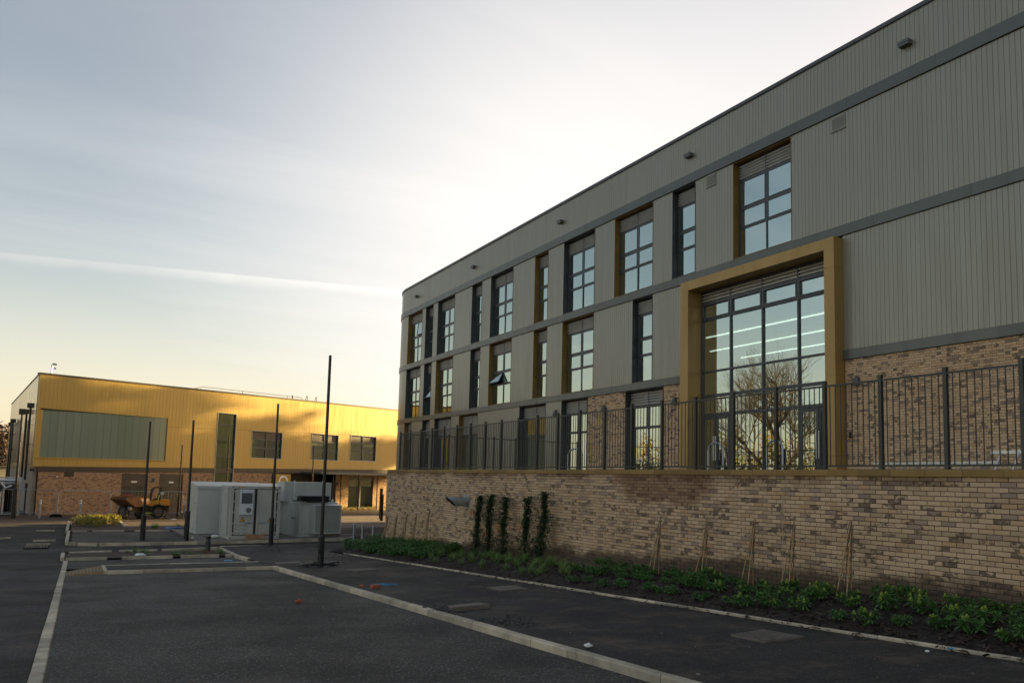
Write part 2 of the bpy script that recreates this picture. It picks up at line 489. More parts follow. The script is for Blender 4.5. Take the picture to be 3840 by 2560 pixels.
M.update(
    mortar=simple('mortar', (0.105, 0.064, 0.04), 0.95, var=0.25, scale=3),
    mortar_far=simple('mortar_far', (0.16, 0.09, 0.055), 0.95, var=0.2),
    coping=panel_mat('ochre_coping', (0.26, 0.155, 0.04), 0.0, 0.6, 0.2, 0.4),
    clad=panel_mat('cladding_grey', (0.275, 0.262, 0.215), 0.3, 0.34, 0.025),
    cladback=simple('cladding_joint', (0.035, 0.035, 0.032), 0.7),
    band=panel_mat('band_grey', (0.105, 0.11, 0.10), 0.3, 0.34, 0.06, 0.25),
    copmetal=panel_mat('parapet_metal', (0.07, 0.072, 0.08), 0.3, 0.4, 0.03),
    gold=panel_mat('gold_panel', (0.36, 0.225, 0.075), 0.35, 0.42, 0.04, 0.2),
    goldrev=simple('ochre_reveal', (0.20, 0.115, 0.02), 0.5, 0.2),
    darkrev=simple('dark_reveal', (0.045, 0.05, 0.055), 0.45, 0.2),
    frame=simple('window_frame', (0.055, 0.06, 0.066), 0.4, 0.1),
    louvre=simple('louvre_grey', (0.34, 0.33, 0.30), 0.45, 0.2),
    black=simple('black_paint', (0.012, 0.012, 0.014), 0.35, 0.0, 0.2),
    blackmat=simple('black_matt', (0.007, 0.008, 0.008), 0.9, spec=0.1),
    fence=simple('fence_paint', (0.040, 0.041, 0.036), 0.4, 0.1, 0.1, 1.5),
    galv=simple('galvanised', (0.36, 0.40, 0.43), 0.38, 0.7, 0.15, 9),
    alu=simple('aluminium', (0.6, 0.6, 0.6), 0.35, 0.85, 0.06, 6),
    glass=glass('window_glass', (0.80, 0.93, 0.90), 0.50, (0.36, 0.48, 0.43)),
    glassfar=glass('far_window_glass', (0.6, 0.75, 0.72), 0.05, (0.6, 0.62, 0.55)),
    inter=simple('interior_wall', (0.42, 0.46, 0.42), 0.8),
    interfloor=simple('interior_floor', (0.10, 0.11, 0.11), 0.6),
    strip=emit('strip_light', (1.0, 0.97, 0.9), 0.55),
    interwarm=simple('interior_far', (0.30, 0.26, 0.19), 0.8),
    carpark=asphalt('car_park_asphalt', (0.057, 0.0485, 0.041), 0.6, 0.35, (0.095, 0.078, 0.062), 130, 0.45),
    path=asphalt('footpath_asphalt', (0.036, 0.0305, 0.0265), 0.2, 0.75, (0.100, 0.073, 0.054), 120),
    road=asphalt('road_asphalt', (0.018, 0.015, 0.013), 0.2, 0.75, (0.062, 0.045, 0.034), 90, 0.5),
    yard=asphalt('yard_paving', (0.17, 0.125, 0.10), 0.1, 0.5, (0.25, 0.18, 0.13), 60),
    mudg=asphalt('ground_mud', (0.085, 0.06, 0.045), 0.1, 0.7, (0.12, 0.08, 0.055), 40, 0.4),
    kerb=concrete('kerb_concrete', (0.54, 0.47, 0.36), 0.5),
    pad=concrete('pad_concrete', (0.24, 0.21, 0.18), 0.5),
    slab=concrete('terrace_slab', (0.28, 0.26, 0.23), 0.3),
    manhole=concrete('cover_concrete', (0.17, 0.145, 0.125), 0.4),
    mulch=simple('bark_mulch', (0.020, 0.012, 0.008), 0.95, 0, 0.5, 14, bump=0.9, bscale=45),
    chip=leafmat('bark_chip', (0.025, 0.015, 0.009), (0.075, 0.045, 0.028), 0.85, 0.0),
    soil=simple('planter_soil', (0.05, 0.03, 0.018), 0.95, 0, 0.5, 9, bump=0.9, bscale=30),
    skim=leafmat('skimmia_leaf', (0.055, 0.14, 0.035), (0.13, 0.28, 0.07), 0.35),
    flower=leafmat('flower_head_green', (0.30, 0.42, 0.05), (0.45, 0.55, 0.10), 0.6),
    ivy=leafmat('climber_leaf', (0.018, 0.052, 0.022), (0.05, 0.105, 0.04), 0.35, 0.12),
    sedge=leafmat('sedge_blade', (0.10, 0.18, 0.045), (0.24, 0.34, 0.11), 0.5),
    grass=leafmat('planter_grass', (0.19, 0.18, 0.03), (0.36, 0.30, 0.05), 0.6),
    vine=leafmat('thin_climber', (0.08, 0.05, 0.03), (0.13, 0.09, 0.05), 0.7, 0.0),
    vineleaf=leafmat('thin_climber_leaf', (0.07, 0.10, 0.03), (0.15, 0.15, 0.04), 0.6),
    cane=simple('bamboo', (0.40, 0.235, 0.10), 0.55, 0, 0.2, 12),
    redtag=simple('red_tag', (0.48, 0.05, 0.025), 0.5),
    orangetag=simple('orange_tag', (0.55, 0.20, 0.03), 0.5),
    greentie=simple('green_tie', (0.02, 0.16, 0.08), 0.5),
    yellowclad=panel_mat('gold_cladding', (0.45, 0.305, 0.082), 0.12, 0.40, 0.03, 0.12),
    yellowgap=simple('gold_joint', (0.30, 0.20, 0.072), 0.6),
    paleclad=panel_mat('side_cladding', (0.50, 0.40, 0.24), 0.75, 0.26, 0.05),
    channel=None,
    soffit=simple('dark_band', (0.045, 0.036, 0.032), 0.5),
    whitebox=simple('enclosure_white', (0.49, 0.495, 0.46), 0.42, 0, 0.06, 1.2, dirt=0.04),
    cont=simple('container_grey', (0.46, 0.455, 0.41), 0.45, 0, 0.07, 1.5, dirt=0.10),
    contdark=simple('container_gasket', (0.02, 0.02, 0.02), 0.7),
    unitwhite=simple('cooling_unit_white', (0.66, 0.69, 0.72), 0.35, 0, 0.04),
    screen=simple('unit_grille', (0.10, 0.11, 0.12), 0.5),
    fanl=simple('fan_grey', (0.24, 0.24, 0.24), 0.5),
    gens=simple('generator_green_grey', (0.49, 0.505, 0.46), 0.42, 0, 0.07, 1.5, dirt=0.10),
    yellow=simple('warning_yellow', (0.75, 0.43, 0.01), 0.5),
    white=simple('white_paint', (0.78, 0.78, 0.76), 0.5),
    print=simple('black_print', (0.035, 0.035, 0.035), 0.6),
    card=simple('cardboard', (0.34, 0.195, 0.105), 0.85, 0, 0.12, 5),
    dumper=simple('dumper_orange', (0.62, 0.24, 0.012), 0.45, 0, 0.1, 3, dirt=0.35),
    rust=simple('dumper_skip_worn', (0.17, 0.072, 0.028), 0.75, 0, 0.35, 4, dirt=0.6),
    dgrey=simple('dumper_chassis', (0.055, 0.048, 0.042), 0.7, 0, 0.2, 3, dirt=0.4),
    tyre=simple('tyre_rubber', (0.035, 0.030, 0.027), 0.9, 0, 0.25, 6, dirt=0.5),
    hub=simple('wheel_hub', (0.13, 0.095, 0.07), 0.7, dirt=0.4),
    hivis=simple('hivis_yellow', (0.65, 0.72, 0.02), 0.5),
    red=simple('red_plastic', (0.55, 0.03, 0.02), 0.45),
    blue=simple('blue_wrap', (0.02, 0.11, 0.34), 0.5),
    cyan=simple('blue_paper', (0.03, 0.30, 0.58), 0.5),
    orangebrick=simple('orange_clay', (0.40, 0.10, 0.038), 0.85),
    pale=simple('paper_white', (0.70, 0.69, 0.66), 0.7),
    bark=simple('tree_bark', (0.06, 0.042, 0.03), 0.9, 0, 0.3, 8),
    hedge=leafmat('hedge_leaf', (0.20, 0.15, 0.045), (0.30, 0.21, 0.06), 0.7),
    treeleaf=leafmat('tree_leaf', (0.05, 0.055, 0.02), (0.10, 0.09, 0.03), 0.7),
    wood=leafmat('distant_wood', (0.085, 0.055, 0.04), (0.15, 0.09, 0.055), 0.9, 0.0),
    hill=simple('hill_grass', (0.13, 0.10, 0.05), 0.95, 0, 0.25, 0.05),
    tact=concrete('tactile_stone', (0.36, 0.27, 0.15), 0.3),
    tactrib=concrete('tactile_rib', (0.20, 0.145, 0.09), 0.3),
    signwhite=simple('sign_white', (0.75, 0.75, 0.73), 0.5),
    blind=simple('roller_blind', (0.55, 0.50, 0.38), 0.8),
)
def channel_glass():
    t = NT('channel_glass')
    sep = t.node('ShaderNodeSeparateXYZ'); t.l.new(t.pos(), sep.inputs[0])
    r = t.math('FRACT', t.math('ADD', t.island(), t.math('MULTIPLY', t.objrand(), 5.3)))
    c = t.ramp(r, [(0, (0.17, 0.215, 0.17)), (1, (0.195, 0.24, 0.195))])
    return t.fin(c, 0.16, 0.0, 0.7)
M['channel'] = channel_glass()

# ------------------------------------------------------------------ the ground
def gz(x, y):
    return -1.78 - 0.046 * min(y, 33.0) - 0.005 * max(min(y, 300) - 33.0, 0)
def pathz(x, y):
    return gz(x, y) + 0.10 + 0.02 * (x - 5.6)
BEDE = 9.32
def bedz(x, y):
    k = max(0.0, min(1.0, (x - BEDE) / 1.6))
    return pathz(BEDE, y) + 0.02 + 0.26 * math.sin(k * math.pi / 2)
def sheet(name, m, x0, x1, y0, y1, zf, dz=0.0, nx=2, ny=24, kind='structure', parent=None):
    mb = MB()
    ys = [y0 + (y1 - y0) * j / ny for j in range(ny + 1)]
    if y0 < 33 < y1: ys = sorted(set(ys + [33.0]))
    xs = [x0 + (x1 - x0) * i / nx for i in range(nx + 1)]
    for y in ys:
        for x in xs: mb.v.append((x, y, zf(x, y) + dz))
    n = len(xs)
    for j in range(len(ys) - 1):
        for i in range(n - 1):
            mb.f.append((j * n + i, j * n + i + 1, (j + 1) * n + i + 1, (j + 1) * n + i))
    return mb.build(name, m, parent, kind=kind)
sheet('ground', M['mudg'], -900, 900, -300, 1500, gz, -0.07, 4, 40)
sheet('road', M['road'], -14, -0.36, -12, 58.0, gz, -0.02, 2, 40)
sheet('far_road', M['road'], -0.355, 12.0, 37.0, 41.2, gz, -0.016, 4, 4)
sheet('side_road', M['road'], 12.0, 30.0, 37.62, 52.6, gz, -0.012, 4, 4)
sheet('yard', M['yard'], 8.5, 46.0, 52.6, 72.0, gz, -0.008, 2, 6)
sheet('car_park', M['carpark'], -0.2, 5.47, -10, 25.86, gz, 0.0, 2, 40)
sheet('car_park_bay', M['carpark'], -0.2, 5.5, 28.62, 33.3, gz, 0.0, 2, 6)
sheet('parking_bay', M['carpark'], -0.2, 4.7, 41.0, 48.9, gz, 0.05, 2, 6)
sheet('crossing_strip', M['path'], 0.82, 5.6, 26.0, 28.5, gz, 0.085, 2, 4)
sheet('footpath', M['path'], 5.62, BEDE, -10, 37.5, pathz, -0.012, 3, 48)
sheet('footpath_end', M['path'], BEDE, 12.6, 33.2, 37.55, lambda x, y: pathz(BEDE, y), -0.016, 3, 6)

# kerbs: each stone an object, mesh shared
def kerb_mesh(name, L, wd, ht, ch=0.018, m=None):
    prof = [(0, 0, -0.12), (wd, 0, -0.12), (wd, 0, ht), (ch, 0, ht), (0, 0, ht - ch)]
    mb = MB().prism(prof, (0, -L / 2 + 0.005, 0), (0, L / 2 - 0.005, 0))
    return mb.mesh(name, m or M['kerb'])
KM = {}
def kerb_run(parent, pts, wd, ht, zf, L=0.915, name='kerb_stone', base=0.0, jit=0.004, mat=None):
    """stones along a polyline; the chamfered face is on the left of the direction of travel"""
    for (a, b) in zip(pts[:-1], pts[1:]):
        a = Vector((*a, 0)); b = Vector((*b, 0))
        n = max(1, round((b - a).length / L)); l = (b - a).length / n
        key = (round(l, 2), wd, ht, mat.name if mat else '')
        if key not in KM: KM[key] = kerb_mesh('kerb_stone', round(l, 2), wd, ht, m=mat)
        d = (b - a).normalized()
        for i in range(n):
            p0 = a + d * l * i; p1 = a + d * l * (i + 1); c = (p0 + p1) / 2
            z0, z1 = zf(p0.x, p0.y), zf(p1.x, p1.y)
            yv = Vector((p1.x - p0.x, p1.y - p0.y, z1 - z0)).normalized()
            xv = Vector((d.y, -d.x, 0)); zv = xv.cross(yv)
            mt = Matrix((xv, yv, zv)).transposed()
            o = put(name, KM[key], parent, Vector((c.x + rnd.uniform(-jit, jit), c.y, (z0 + z1) / 2 + base + rnd.uniform(-jit, jit))) - org(parent), mt.to_euler())
def kerb(loc=(0, 0, 0), name='kerb'):
    return thing(name, loc, kind='structure')
k = kerb((5.5, 12, gz(0, 12)))
kerb_run(k, [(5.48, -6.0), (5.48, 25.86)], 0.13, 0.105, gz)                       # right side of the car park
kerb_run(k, [(5.62, 25.87), (0.85, 25.87)][::-1], 0.13, 0.105, gz)
k = kerb((-0.3, 12, gz(0, 12)), 'flush_kerb')
kerb_run(k, [(-0.2, 33.3), (-0.2, -6.0)], 0.145, 0.012, gz, base=0.0)
k = kerb((3, 28, gz(0, 28)), 'path_edging')
kerb_run(k, [(5.6, 28.6), (0.85, 28.6)], 0.05, 0.10, gz)
kerb_run(k, [(12.2, 37.5), (5.6, 37.3)], 0.05, 0.105, gz, base=0.02)
k = kerb((BEDE, 20, pathz(BEDE, 20)), 'bed_edging')
kerb_run(k, [(BEDE, -4.0), (BEDE, 31.0)], 0.045, 0.03, lambda x, y: pathz(BEDE, y))
kerb_run(k, [(BEDE, 31.0), (9.95, 33.2), (12.2, 33.6)], 0.045, 0.03, lambda x, y: pathz(BEDE, y))
# grass island beyond the bays
k = kerb((2.5, 34.5, gz(0, 34.5)), 'island_kerb')
for a, b in (((-0.3, 33.33), (1.05, 33.33)), ((1.55, 33.36), (3.3, 33.4)), ((3.6, 33.43), (5.0, 33.46)), ((5.25, 33.5), (5.5, 33.5))):
    kerb_run(k, [a, b], 0.13, 0.11, gz)
for a, b in (((1.3, 36.0), (-0.2, 35.7)), ((3.0, 36.2), (1.55, 36.1)), ((5.5, 36.9), (3.2, 36.3))):
    kerb_run(k, [a, b], 0.12, 0.11, gz)
kerb_run(k, [(-0.34, 35.7), (-0.34, 33.33)], 0.13, 0.10, gz)
kerb_run(k, [(5.62, 30.7), (5.5, 36.9)], 0.13, 0.10, gz)
sheet('island_soil', M['soil'], -0.2, 5.5, 33.46, 36.1, gz, 0.05, 2, 2)
# plant pad and bay island
PADZ = lambda x, y: gz(x, y)
k = kerb((5, 40, gz(0, 40)), 'pad_kerb')
kerb_run(k, [(-0.3, 48.9), (-0.3, 40.9), (0.1, 40.3), (0.9, 39.95), (5.0, 40.15), (12.3, 41.05), (13.0, 41.9), (12.9, 44)], 0.14, 0.125, gz)
sheet('bay_verge', M['soil'], -0.16, 5.2, 40.35, 41.3, gz, 0.06, 2, 2)
mb = MB()
pp = [(5.0, 40.3), (12.2, 41.15), (12.85, 42), (12.8, 51), (4.75, 51)]
mb.prism([(x, y, gz(x, y) - 0.1) for x, y in pp], (0, 0, 0), (0, 0, 0.21))
mb.build('concrete_pad', M['pad'], kind='structure')
# planter beyond
k = kerb((1, 52, gz(0, 52)), 'planter_kerb')
kerb_run(k, [(-0.4, 58.2), (-0.4, 49.0)], 0.14, 0.13, gz)
kerb_run(k, [(2.5, 58.3), (-0.3, 58.3)], 0.14, 0.13, gz)
for a, b in (((-0.2, 48.95), (0.5, 48.95)), ((0.75, 48.98), (2.3, 49.0)), ((2.8, 49.05), (4.6, 49.1))):
    kerb_run(k, [a, b], 0.13, 0.13, gz)
kerb_run(k, [(2.45, 53.0), (2.4, 58.2)], 0.14, 0.13, gz)
kerb_run(k, [(7.2, 53.2), (2.5, 53.0)], 0.06, 0.13, gz)
sheet('planter_soil', M['soil'], -0.3, 5.0, 49.1, 53.0, gz, 0.07, 2, 2)
sheet('planter_soil', M['soil'], -0.3, 2.4, 53.0, 58.25, gz, 0.07, 2, 2)
# edging stones left on the road surface beyond (unlaid)
for (x, y, a, l, wh) in ((-3.2, 45, 0.2, 0.9, 'at the left picture edge'), (-1.3, 43.2, 0.1, 0.9, 'second nearer than the far planter'), (-1.45, 41.0, 0.05, 0.9, 'just beyond the drain grating'), (-1.5, 50.5, 0.1, 0.9, 'beside the far planter'), (-2.3, 24.0, 0.1, 1.2, 'nearest the camera')):
    mb = MB().obox((x, y, gz(x, y) + 0.02), Vector((math.cos(a), math.sin(a), 0)) * l / 2, Vector((-math.sin(a), math.cos(a), 0)) * 0.06, (0, 0, 0.035))
    top(mb, 'loose_kerb_stone', M['kerb'], 'loose flat kerb stone on the dark road, ' + wh, 'kerb stone', 'kerb stones lying loose on the road')

# ramped dropped kerb with ribbed surface
t = thing('tactile_ramp', (0.3, 26.9, gz(0, 26.9)), 'ribbed buff corduroy paving ramp joining the strip to the kerb', 'tactile paving')
zl_, zr_ = 0.012, 0.10
A, B_, C_, D_ = (-0.19, 25.7), (0.80, 25.86), (0.80, 28.55), (-0.19, 27.3)
def rp(p, h): return Vector((p[0], p[1], gz(*p) + h))
mb = MB()
mb.quad(rp(A, zl_), rp(B_, zr_), rp(C_, zr_), rp(D_, zl_))
mb.quad(rp(A, -0.1), rp(B_, -0.1), rp(B_, zr_), rp(A, zl_))
mb.build('slab', M['tact'], t)
for i in range(11):
    f0 = (i + 0.30) / 11; f1 = (i + 0.72) / 11
    l0 = rp(A, zl_).lerp(rp(B_, zr_), f0); l1 = rp(A, zl_).lerp(rp(B_, zr_), f1)
    h0 = rp(D_, zl_).lerp(rp(C_, zr_), f0); h1 = rp(D_, zl_).lerp(rp(C_, zr_), f1)
    up = Vector((0, 0, 0.012))
    a0 = l0.lerp(h0, 0.04); a1 = l1.lerp(h1, 0.04); b0 = l0.lerp(h0, 0.96); b1 = l1.lerp(h1, 0.96)
    mb = MB().quad(a0 + up, a1 + up, b1 + up, b0 + up).quad(a0, a1, a1 + up, a0 + up).quad(a1, b1, b1 + up, a1 + up).quad(a0 + up, b0 + up, b0, a0)
    mb.build('rib', M['tactrib'], t)
mb = MB().obox((0.80, 27.2, gz(0, 27.2) + 0.06), (0.05, 0, 0), (0, 1.35, -0.046 * 1.35), (0, 0, 0.055)); mb.build('end_stone', M['kerb'], t)

# ------------------------------------------------------------------ planting bed
mb = MB()
nx, ny = 12, 200
for j in range(ny + 1):
    y = -4 + 37.2 * j / ny
    for i in range(nx + 1):
        x = BEDE + 0.04 + (11.52 - BEDE - 0.04) * i / nx
        mb.v.append((x, y, bedz(x, y) + rnd.uniform(-0.018, 0.018) * (0.4 if i == 0 else 1)))
for j in range(ny):
    for i in range(nx):
        a = j * (nx + 1) + i
        mb.f.append((a, a + 1, a + nx + 2, a + nx + 1))
mb.build('planting_bed', M['mulch'], kind='structure')
mb = MB()
for i in range(9000):
    y = 4.5 + 28 * rnd.random() ** 1.5
    x = BEDE + 0.02 + 2.1 * rnd.random()
    if rnd.random() < 0.05: x = BEDE - 0.25 * rnd.random()
    zz = (bedz(x, y) if x > BEDE else pathz(x, y)) + 0.012
    a = rnd.uniform(0, 6.3); l = rnd.uniform(0.012, 0.045); w_ = l * rnd.uniform(0.25, 0.6)
    u = Vector((math.cos(a), math.sin(a), rnd.uniform(-0.5, 0.5))) * l; v = Vector((-math.sin(a), math.cos(a), rnd.uniform(-0.5, 0.5))) * w_
    c = Vector((x, y, zz + 0.01))
    mb.quad(c - u - v, c + u - v, c + u + v, c - u + v)
mb.build('bark_chips', M['chip'], kind='stuff')

# ------------------------------------------------------------------ retaining wall
WX, WY0, WY1, CT = 11.52, -3.0, 32.56, 0.333       # face, ends, coping top
t = thing('retaining_wall', (WX + 0.1, 15, -2.4), 'long buff brick retaining wall with ochre coping above the planting bed', 'wall')
RW = t
mb = MB()
mb.box(WX + 0.014, WX + 0.30, WY0, WY1, -3.6, 0.225)
mb.box(WX + 0.31, 20.4, WY1 - 0.3, WY1, -3.6, 0.22)
mb.build('wall_core', M['mortar'], t)
BJ = 10.68      # movement joint
wb = []
COURSE, BL = 0.075, 0.225
for c in range(0, 44):
    zt = 0.222 - c * COURSE
    zb = zt - 0.065
    y = WY0 + (0.0 if c % 2 else BL / 2)
    while y < WY1:
        y1 = min(y + BL - 0.010, WY1)
        if zt > bedz(11.3, y) - 0.12 and y1 - y > 0.03:
            wb.append((y, y1, zb, zt, y))
        y += BL
# seen largest: nearest to the camera along the wall inside the picture
full = [b for b in wb if b[0] > 6.2 and b[1] - b[0] > 0.2]
full.sort(key=lambda b: b[0] + 0.2 * abs(b[2] + 0.6))
near = set(map(id, full[:300]))
def brick_mesh(L, H, D, ch=0.004):
    """front face at x=0 looking towards -x, slightly worn arrises"""
    mb = MB()
    l, h = L / 2, H / 2
    F = [(0, -l + ch, -h + ch), (0, l - ch, -h + ch), (0, l - ch, h - ch), (0, -l + ch, h - ch)]
    E_ = [(ch, -l, -h), (ch, l, -h), (ch, l, h), (ch, -l, h)]
    R_ = [(D, -l, -h), (D, l, -h), (D, l, h), (D, -l, h)]
    mb.v += F + E_ + R_
    mb.f.append((0, 3, 2, 1))
    for k_ in range(4):
        n_ = (k_ + 1) % 4
        mb.f.append((k_, n_, 4 + n_, 4 + k_)); mb.f.append((4 + k_, 4 + n_, 8 + n_, 8 + k_))
    return mb
bmesh_full = brick_mesh(0.215, 0.065, 0.05).mesh('brick', M['brick'])
rest = MB()
for b in wb:
    y0, y1, z0, z1, _ = b
    pr_ = rnd.uniform(-0.003, 0.003)
    dz_ = rnd.uniform(-0.0015, 0.0015)
    if id(b) in near:
        put('brick', bmesh_full, t, Vector((WX + pr_, (y0 + y1) / 2, (z0 + z1) / 2 + dz_)) - org(t), (rnd.uniform(-0.006, 0.006), 0, rnd.uniform(-0.01, 0.01)))
    elif y1 > 4.5:
        i = len(rest.v); s_ = brick_mesh(y1 - y0, 0.065, 0.03)
        rest.v += [(x + WX + pr_, y + (y0 + y1) / 2, z + (z0 + z1) / 2 + dz_) for x, y, z in s_.v]
        rest.f += [tuple(i + q for q in f) for f in s_.f]
rest.build('brickwork', M['brick'], t, kind='stuff')
cop = MB().prism([(-0.035, 0, 0), (0.345, 0, 0.0), (0.345, 0, 0.098), (-0.027, 0, 0.108), (-0.035, 0, 0.10)], (0, -0.297, 0), (0, 0.297, 0)).mesh('coping_stone', M['coping'])
y = WY0 + 0.3
while y < WY1:
    put('coping_stone', cop, t, Vector((WX + rnd.uniform(-0.003, 0.003), min(y, WY1 - 0.27), CT - 0.108)) - org(t))
    y += 0.60
for yy in (BJ, 24.5):
    MB().box(WX - 0.0045, WX + 0.012, yy - 0.006, yy + 0.006, -3.0, 0.22).build('movement_joint', simple('mastic', (0.36, 0.29, 0.19), 0.7), t)
sheet('terrace', M['slab'], WX + 0.345, 20.58, -6, 32.2, lambda x, y: 0.27, 0.0, 1, 1)

# ------------------------------------------------------------------ fence
t = thing('metal_railing', (11.64, 18, CT), 'dark grey vertical bar railing standing along the coping of the brick wall', 'railing')
FX = 11.65
FT = 1.885
bar_m = MB().tube([(0, 0, 0), (0, 0, FT - 0.05 - 0.395)], 0.0095, 8, False).mesh('bar', M['fence'])
post_m = MB().box(-0.031, 0.031, -0.031, 0.031, 0, FT - CT + 0.02).box(-0.052, 0.052, -0.052, 0.052, 0, 0.012).box(-0.034, 0.034, -0.034, 0.034, FT - CT + 0.02, FT - CT + 0.03).mesh('post', M['fence'])
rail_l = 1.1367 - 0.05
def rails(along_y=True):
    mb = MB()
    for z in (FT - 0.055, 0.395):
        if along_y: mb.box(-0.022, 0.022, -rail_l / 2 - 0.01, rail_l / 2 + 0.01, z - 0.016, z + 0.016)
        else: mb.box(-rail_l / 2 - 0.01, rail_l / 2 + 0.01, -0.022, 0.022, z - 0.016, z + 0.016)
    return mb
rm_y = MB().box(-0.017, 0.017, -rail_l / 2 - 0.012, rail_l / 2 + 0.012, -0.016, 0.016).mesh('rail', M['fence'])
ys = [31.40 - 1.1367 * i for i in range(0, 26)]
O = org(t)
for i, y in enumerate(ys):
    put('post', post_m, t, Vector((FX, y, CT)) - O)
    if i:
        c = y + 1.1367 / 2
        for z in (FT - 0.06, 0.40): put('rail', rm_y, t, Vector((FX, c, z)) - O)
        for b in range(9):
            put('bar', bar_m, t, Vector((FX, y + 1.1367 * (b + 1) / 10, 0.40)) - O)
t = thing('metal_railing', (16, 31.4, 0.27), 'dark railing running back from the wall corner to the building', 'railing')
O = org(t)
for i in range(0, 9):
    x = FX + 1.1 * i
    if i: put('post', post_m, t, Vector((x, 31.4, CT)) - O)
    if i < 8:
        for z in (FT - 0.06, 0.40): put('rail', rm_y, t, Vector((x + 0.55, 31.4, z)) - O, (0, 0, math.pi / 2), (1, 0.965, 1))
        for b in range(3): put('bar', bar_m, t, Vector((x + 1.1 * (b + 1) / 4, 31.4, 0.40)) - O)

# ------------------------------------------------------------------ main building
XF = 20.6
BLD = thing('school_building', (32, 30, 0.3), 'three storey grey panelled building with a large gold framed window', 'building')
B = BLD
Z = dict(g0=0.27, b3b=3.97, b3t=4.30, b2b=7.92, b2t=8.29, b1b=11.96, b1t=12.38, cop0=14.02, cop1=14.15)
TOPW = [('g', 54.80, 52.04, 2), ('d', 51.40, 50.02, 1), ('d', 49.21, 46.47, 2), ('d', 43.84, 42.46, 1), ('d', 41.25, 38.50, 2), ('g', 36.05, 34.67, 1),
        ('d', 33.15, 30.41, 2), ('g', 28.81, 26.06, 2), ('d', 24.80, 23.42, 1), ('g', 21.35, 18.60, 2)]
MIDW = [('d', 54.82, 52.07, 2), ('d', 51.35, 50.02, 1), ('g', 49.22, 46.47, 2), ('d', 43.83, 42.46, 1), ('g', 41.24, 38.49, 2), ('g', 36.03, 34.65, 1),
        ('g', 33.16, 30.40, 2), ('d', 27.42, 26.05, 1)]
GRW = [('g', 54.80, 53.45, 1), ('d', 51.33, 50.04, 1), ('d', 49.18, 46.45, 2), ('g', 45.22, 42.53, 2), ('d', 37.40, 34.64, 2), ('d', 33.12, 30.84, 2), ('d', 27.87, 25.32, 2)]
YN, R = 55.48, 4.5          # start and radius of the rounded corner
YS = -14.0
def solid(mb, y0, y1, z0, z1, x0=XF + 0.05, x1=XF + 0.34):
    mb.box(x0, x1, y0, y1, z0, z1)
def gaps(wins, extra=()):
    """intervals of wall left between the openings, from high y to low y"""
    cuts = sorted([(w_[2], w_[1]) for w_ in wins] + list(extra))
    out = []; y = YS
    for a, b in cuts:
        if a > y: out.append((y, a))
        y = max(y, b)
    out.append((y, YN))
    return out
core = MB()
PORT = (16.58, 23.82)
g_top, g_mid, g_gr = gaps(TOPW), gaps(MIDW, [PORT]), gaps(GRW, [PORT])
for a, b in g_top: solid(core, a, b, Z['b2t'], Z['b1b'])
for a, b in g_mid: solid(core, a, b, Z['b3t'] - 0.2, Z['b2b'] + 0.1)
for a, b in g_gr: solid(core, a, b, -3.6 if a > 32 else Z['g0'] - 0.3, Z['b3b'] + 0.1)
solid(core, 32.2, YN, -3.6, 0.3, XF + 0.06)
solid(core, YS, YN, Z['b1b'] + 0.01, Z['cop0'])
solid(core, YS, YN, Z['b2b'] + 0.101, Z['b2t'] - 0.001)
solid(core, 23.82, YN, Z['b3b'] + 0.101, Z['b3t'] - 0.201); solid(core, YS, 16.58, Z['b3b'] + 0.101, Z['b3t'] - 0.201)
def arc(r, n=16):
    return [(XF + R - r * math.cos(math.pi / 2 * k / n), YN + r * math.sin(math.pi / 2 * k / n)) for k in range(n + 1)]
def arcband(mb, r, z0, z1, th=0.06):
    o_, i_ = arc(r), arc(r - th)
    for k_ in range(16):
        a, b, c, d = o_[k_], o_[k_ + 1], i_[k_ + 1], i_[k_]
        mb.prism([(a[0], a[1], 0), (b[0], b[1], 0), (c[0], c[1], 0), (d[0], d[1], 0)], (0, 0, z0), (0, 0, z1))
arcband(core, R - 0.05, -3.6, Z['cop0'], 0.25)
core.box(XF + R, 46, YN + R - 0.3, YN + R - 0.05, -3.6, Z['cop0'])
core.box(45.7, 46, YS, YN + R - 0.31, -3.6, Z['cop0'])
core.box(XF + 0.35, 45.69, YS, YS + 0.3, -3.6, Z['cop0'])
core.build('wall', M['cladback'], B)
roof = MB().box(XF + 0.36, 45.6, YS + 0.31, YN, 13.5, 13.7).box(XF + R, 45.6, YN, YN + R - 0.32, 13.5, 13.7)
roof.build('roof', M['copmetal'], B)
# interior: floors, ceilings and a back wall behind the glass
it = MB()
for z0, z1 in ((-0.1, 0.26), (3.75, 3.99), (7.7, 7.95), (11.75, 11.99)):
    if z0 in (3.75,):
        it.box(XF + 0.36, 30, YS + 0.31, 15.9, z0, z1).box(XF + 0.36, 30, 37.9, YN - 0.2, z0, z1)
    else: it.box(XF + 0.36, 30, YS + 0.31, YN - 0.2, z0, z1)
it.build('floor', M['interfloor'], B)
it = MB().box(30, 30.1, YS + 0.31, 15.85, 0.27, 11.7).box(30, 30.1, 15.86, 37.95, 7.62, 11.7).box(30, 30.1, 37.96, YN, 0.27, 11.7).box(37, 37.1, 15.86, 37.95, 0.27, 7.6)
for y in (12, 15.85, 24.45, 29.6, 37.9, 45.8, 50.9):
    if y not in (24.45, 29.6): it.box(XF + 0.40, 37, y - 0.06, y + 0.06, 0.27, 3.74); it.box(XF + 0.40, 37, y - 0.06, y + 0.06, 4.0, 7.42)
    it.box(XF + 0.40, 30, y - 0.06, y + 0.06, 7.96, 11.74)
it.box(XF + 0.5, 36.9, 15.95, 37.8, 7.45, 7.6); it.box(30, 36.9, 15.95, 37.8, 0.1, 0.26)
it.build('interior_wall', M['inter'], B)
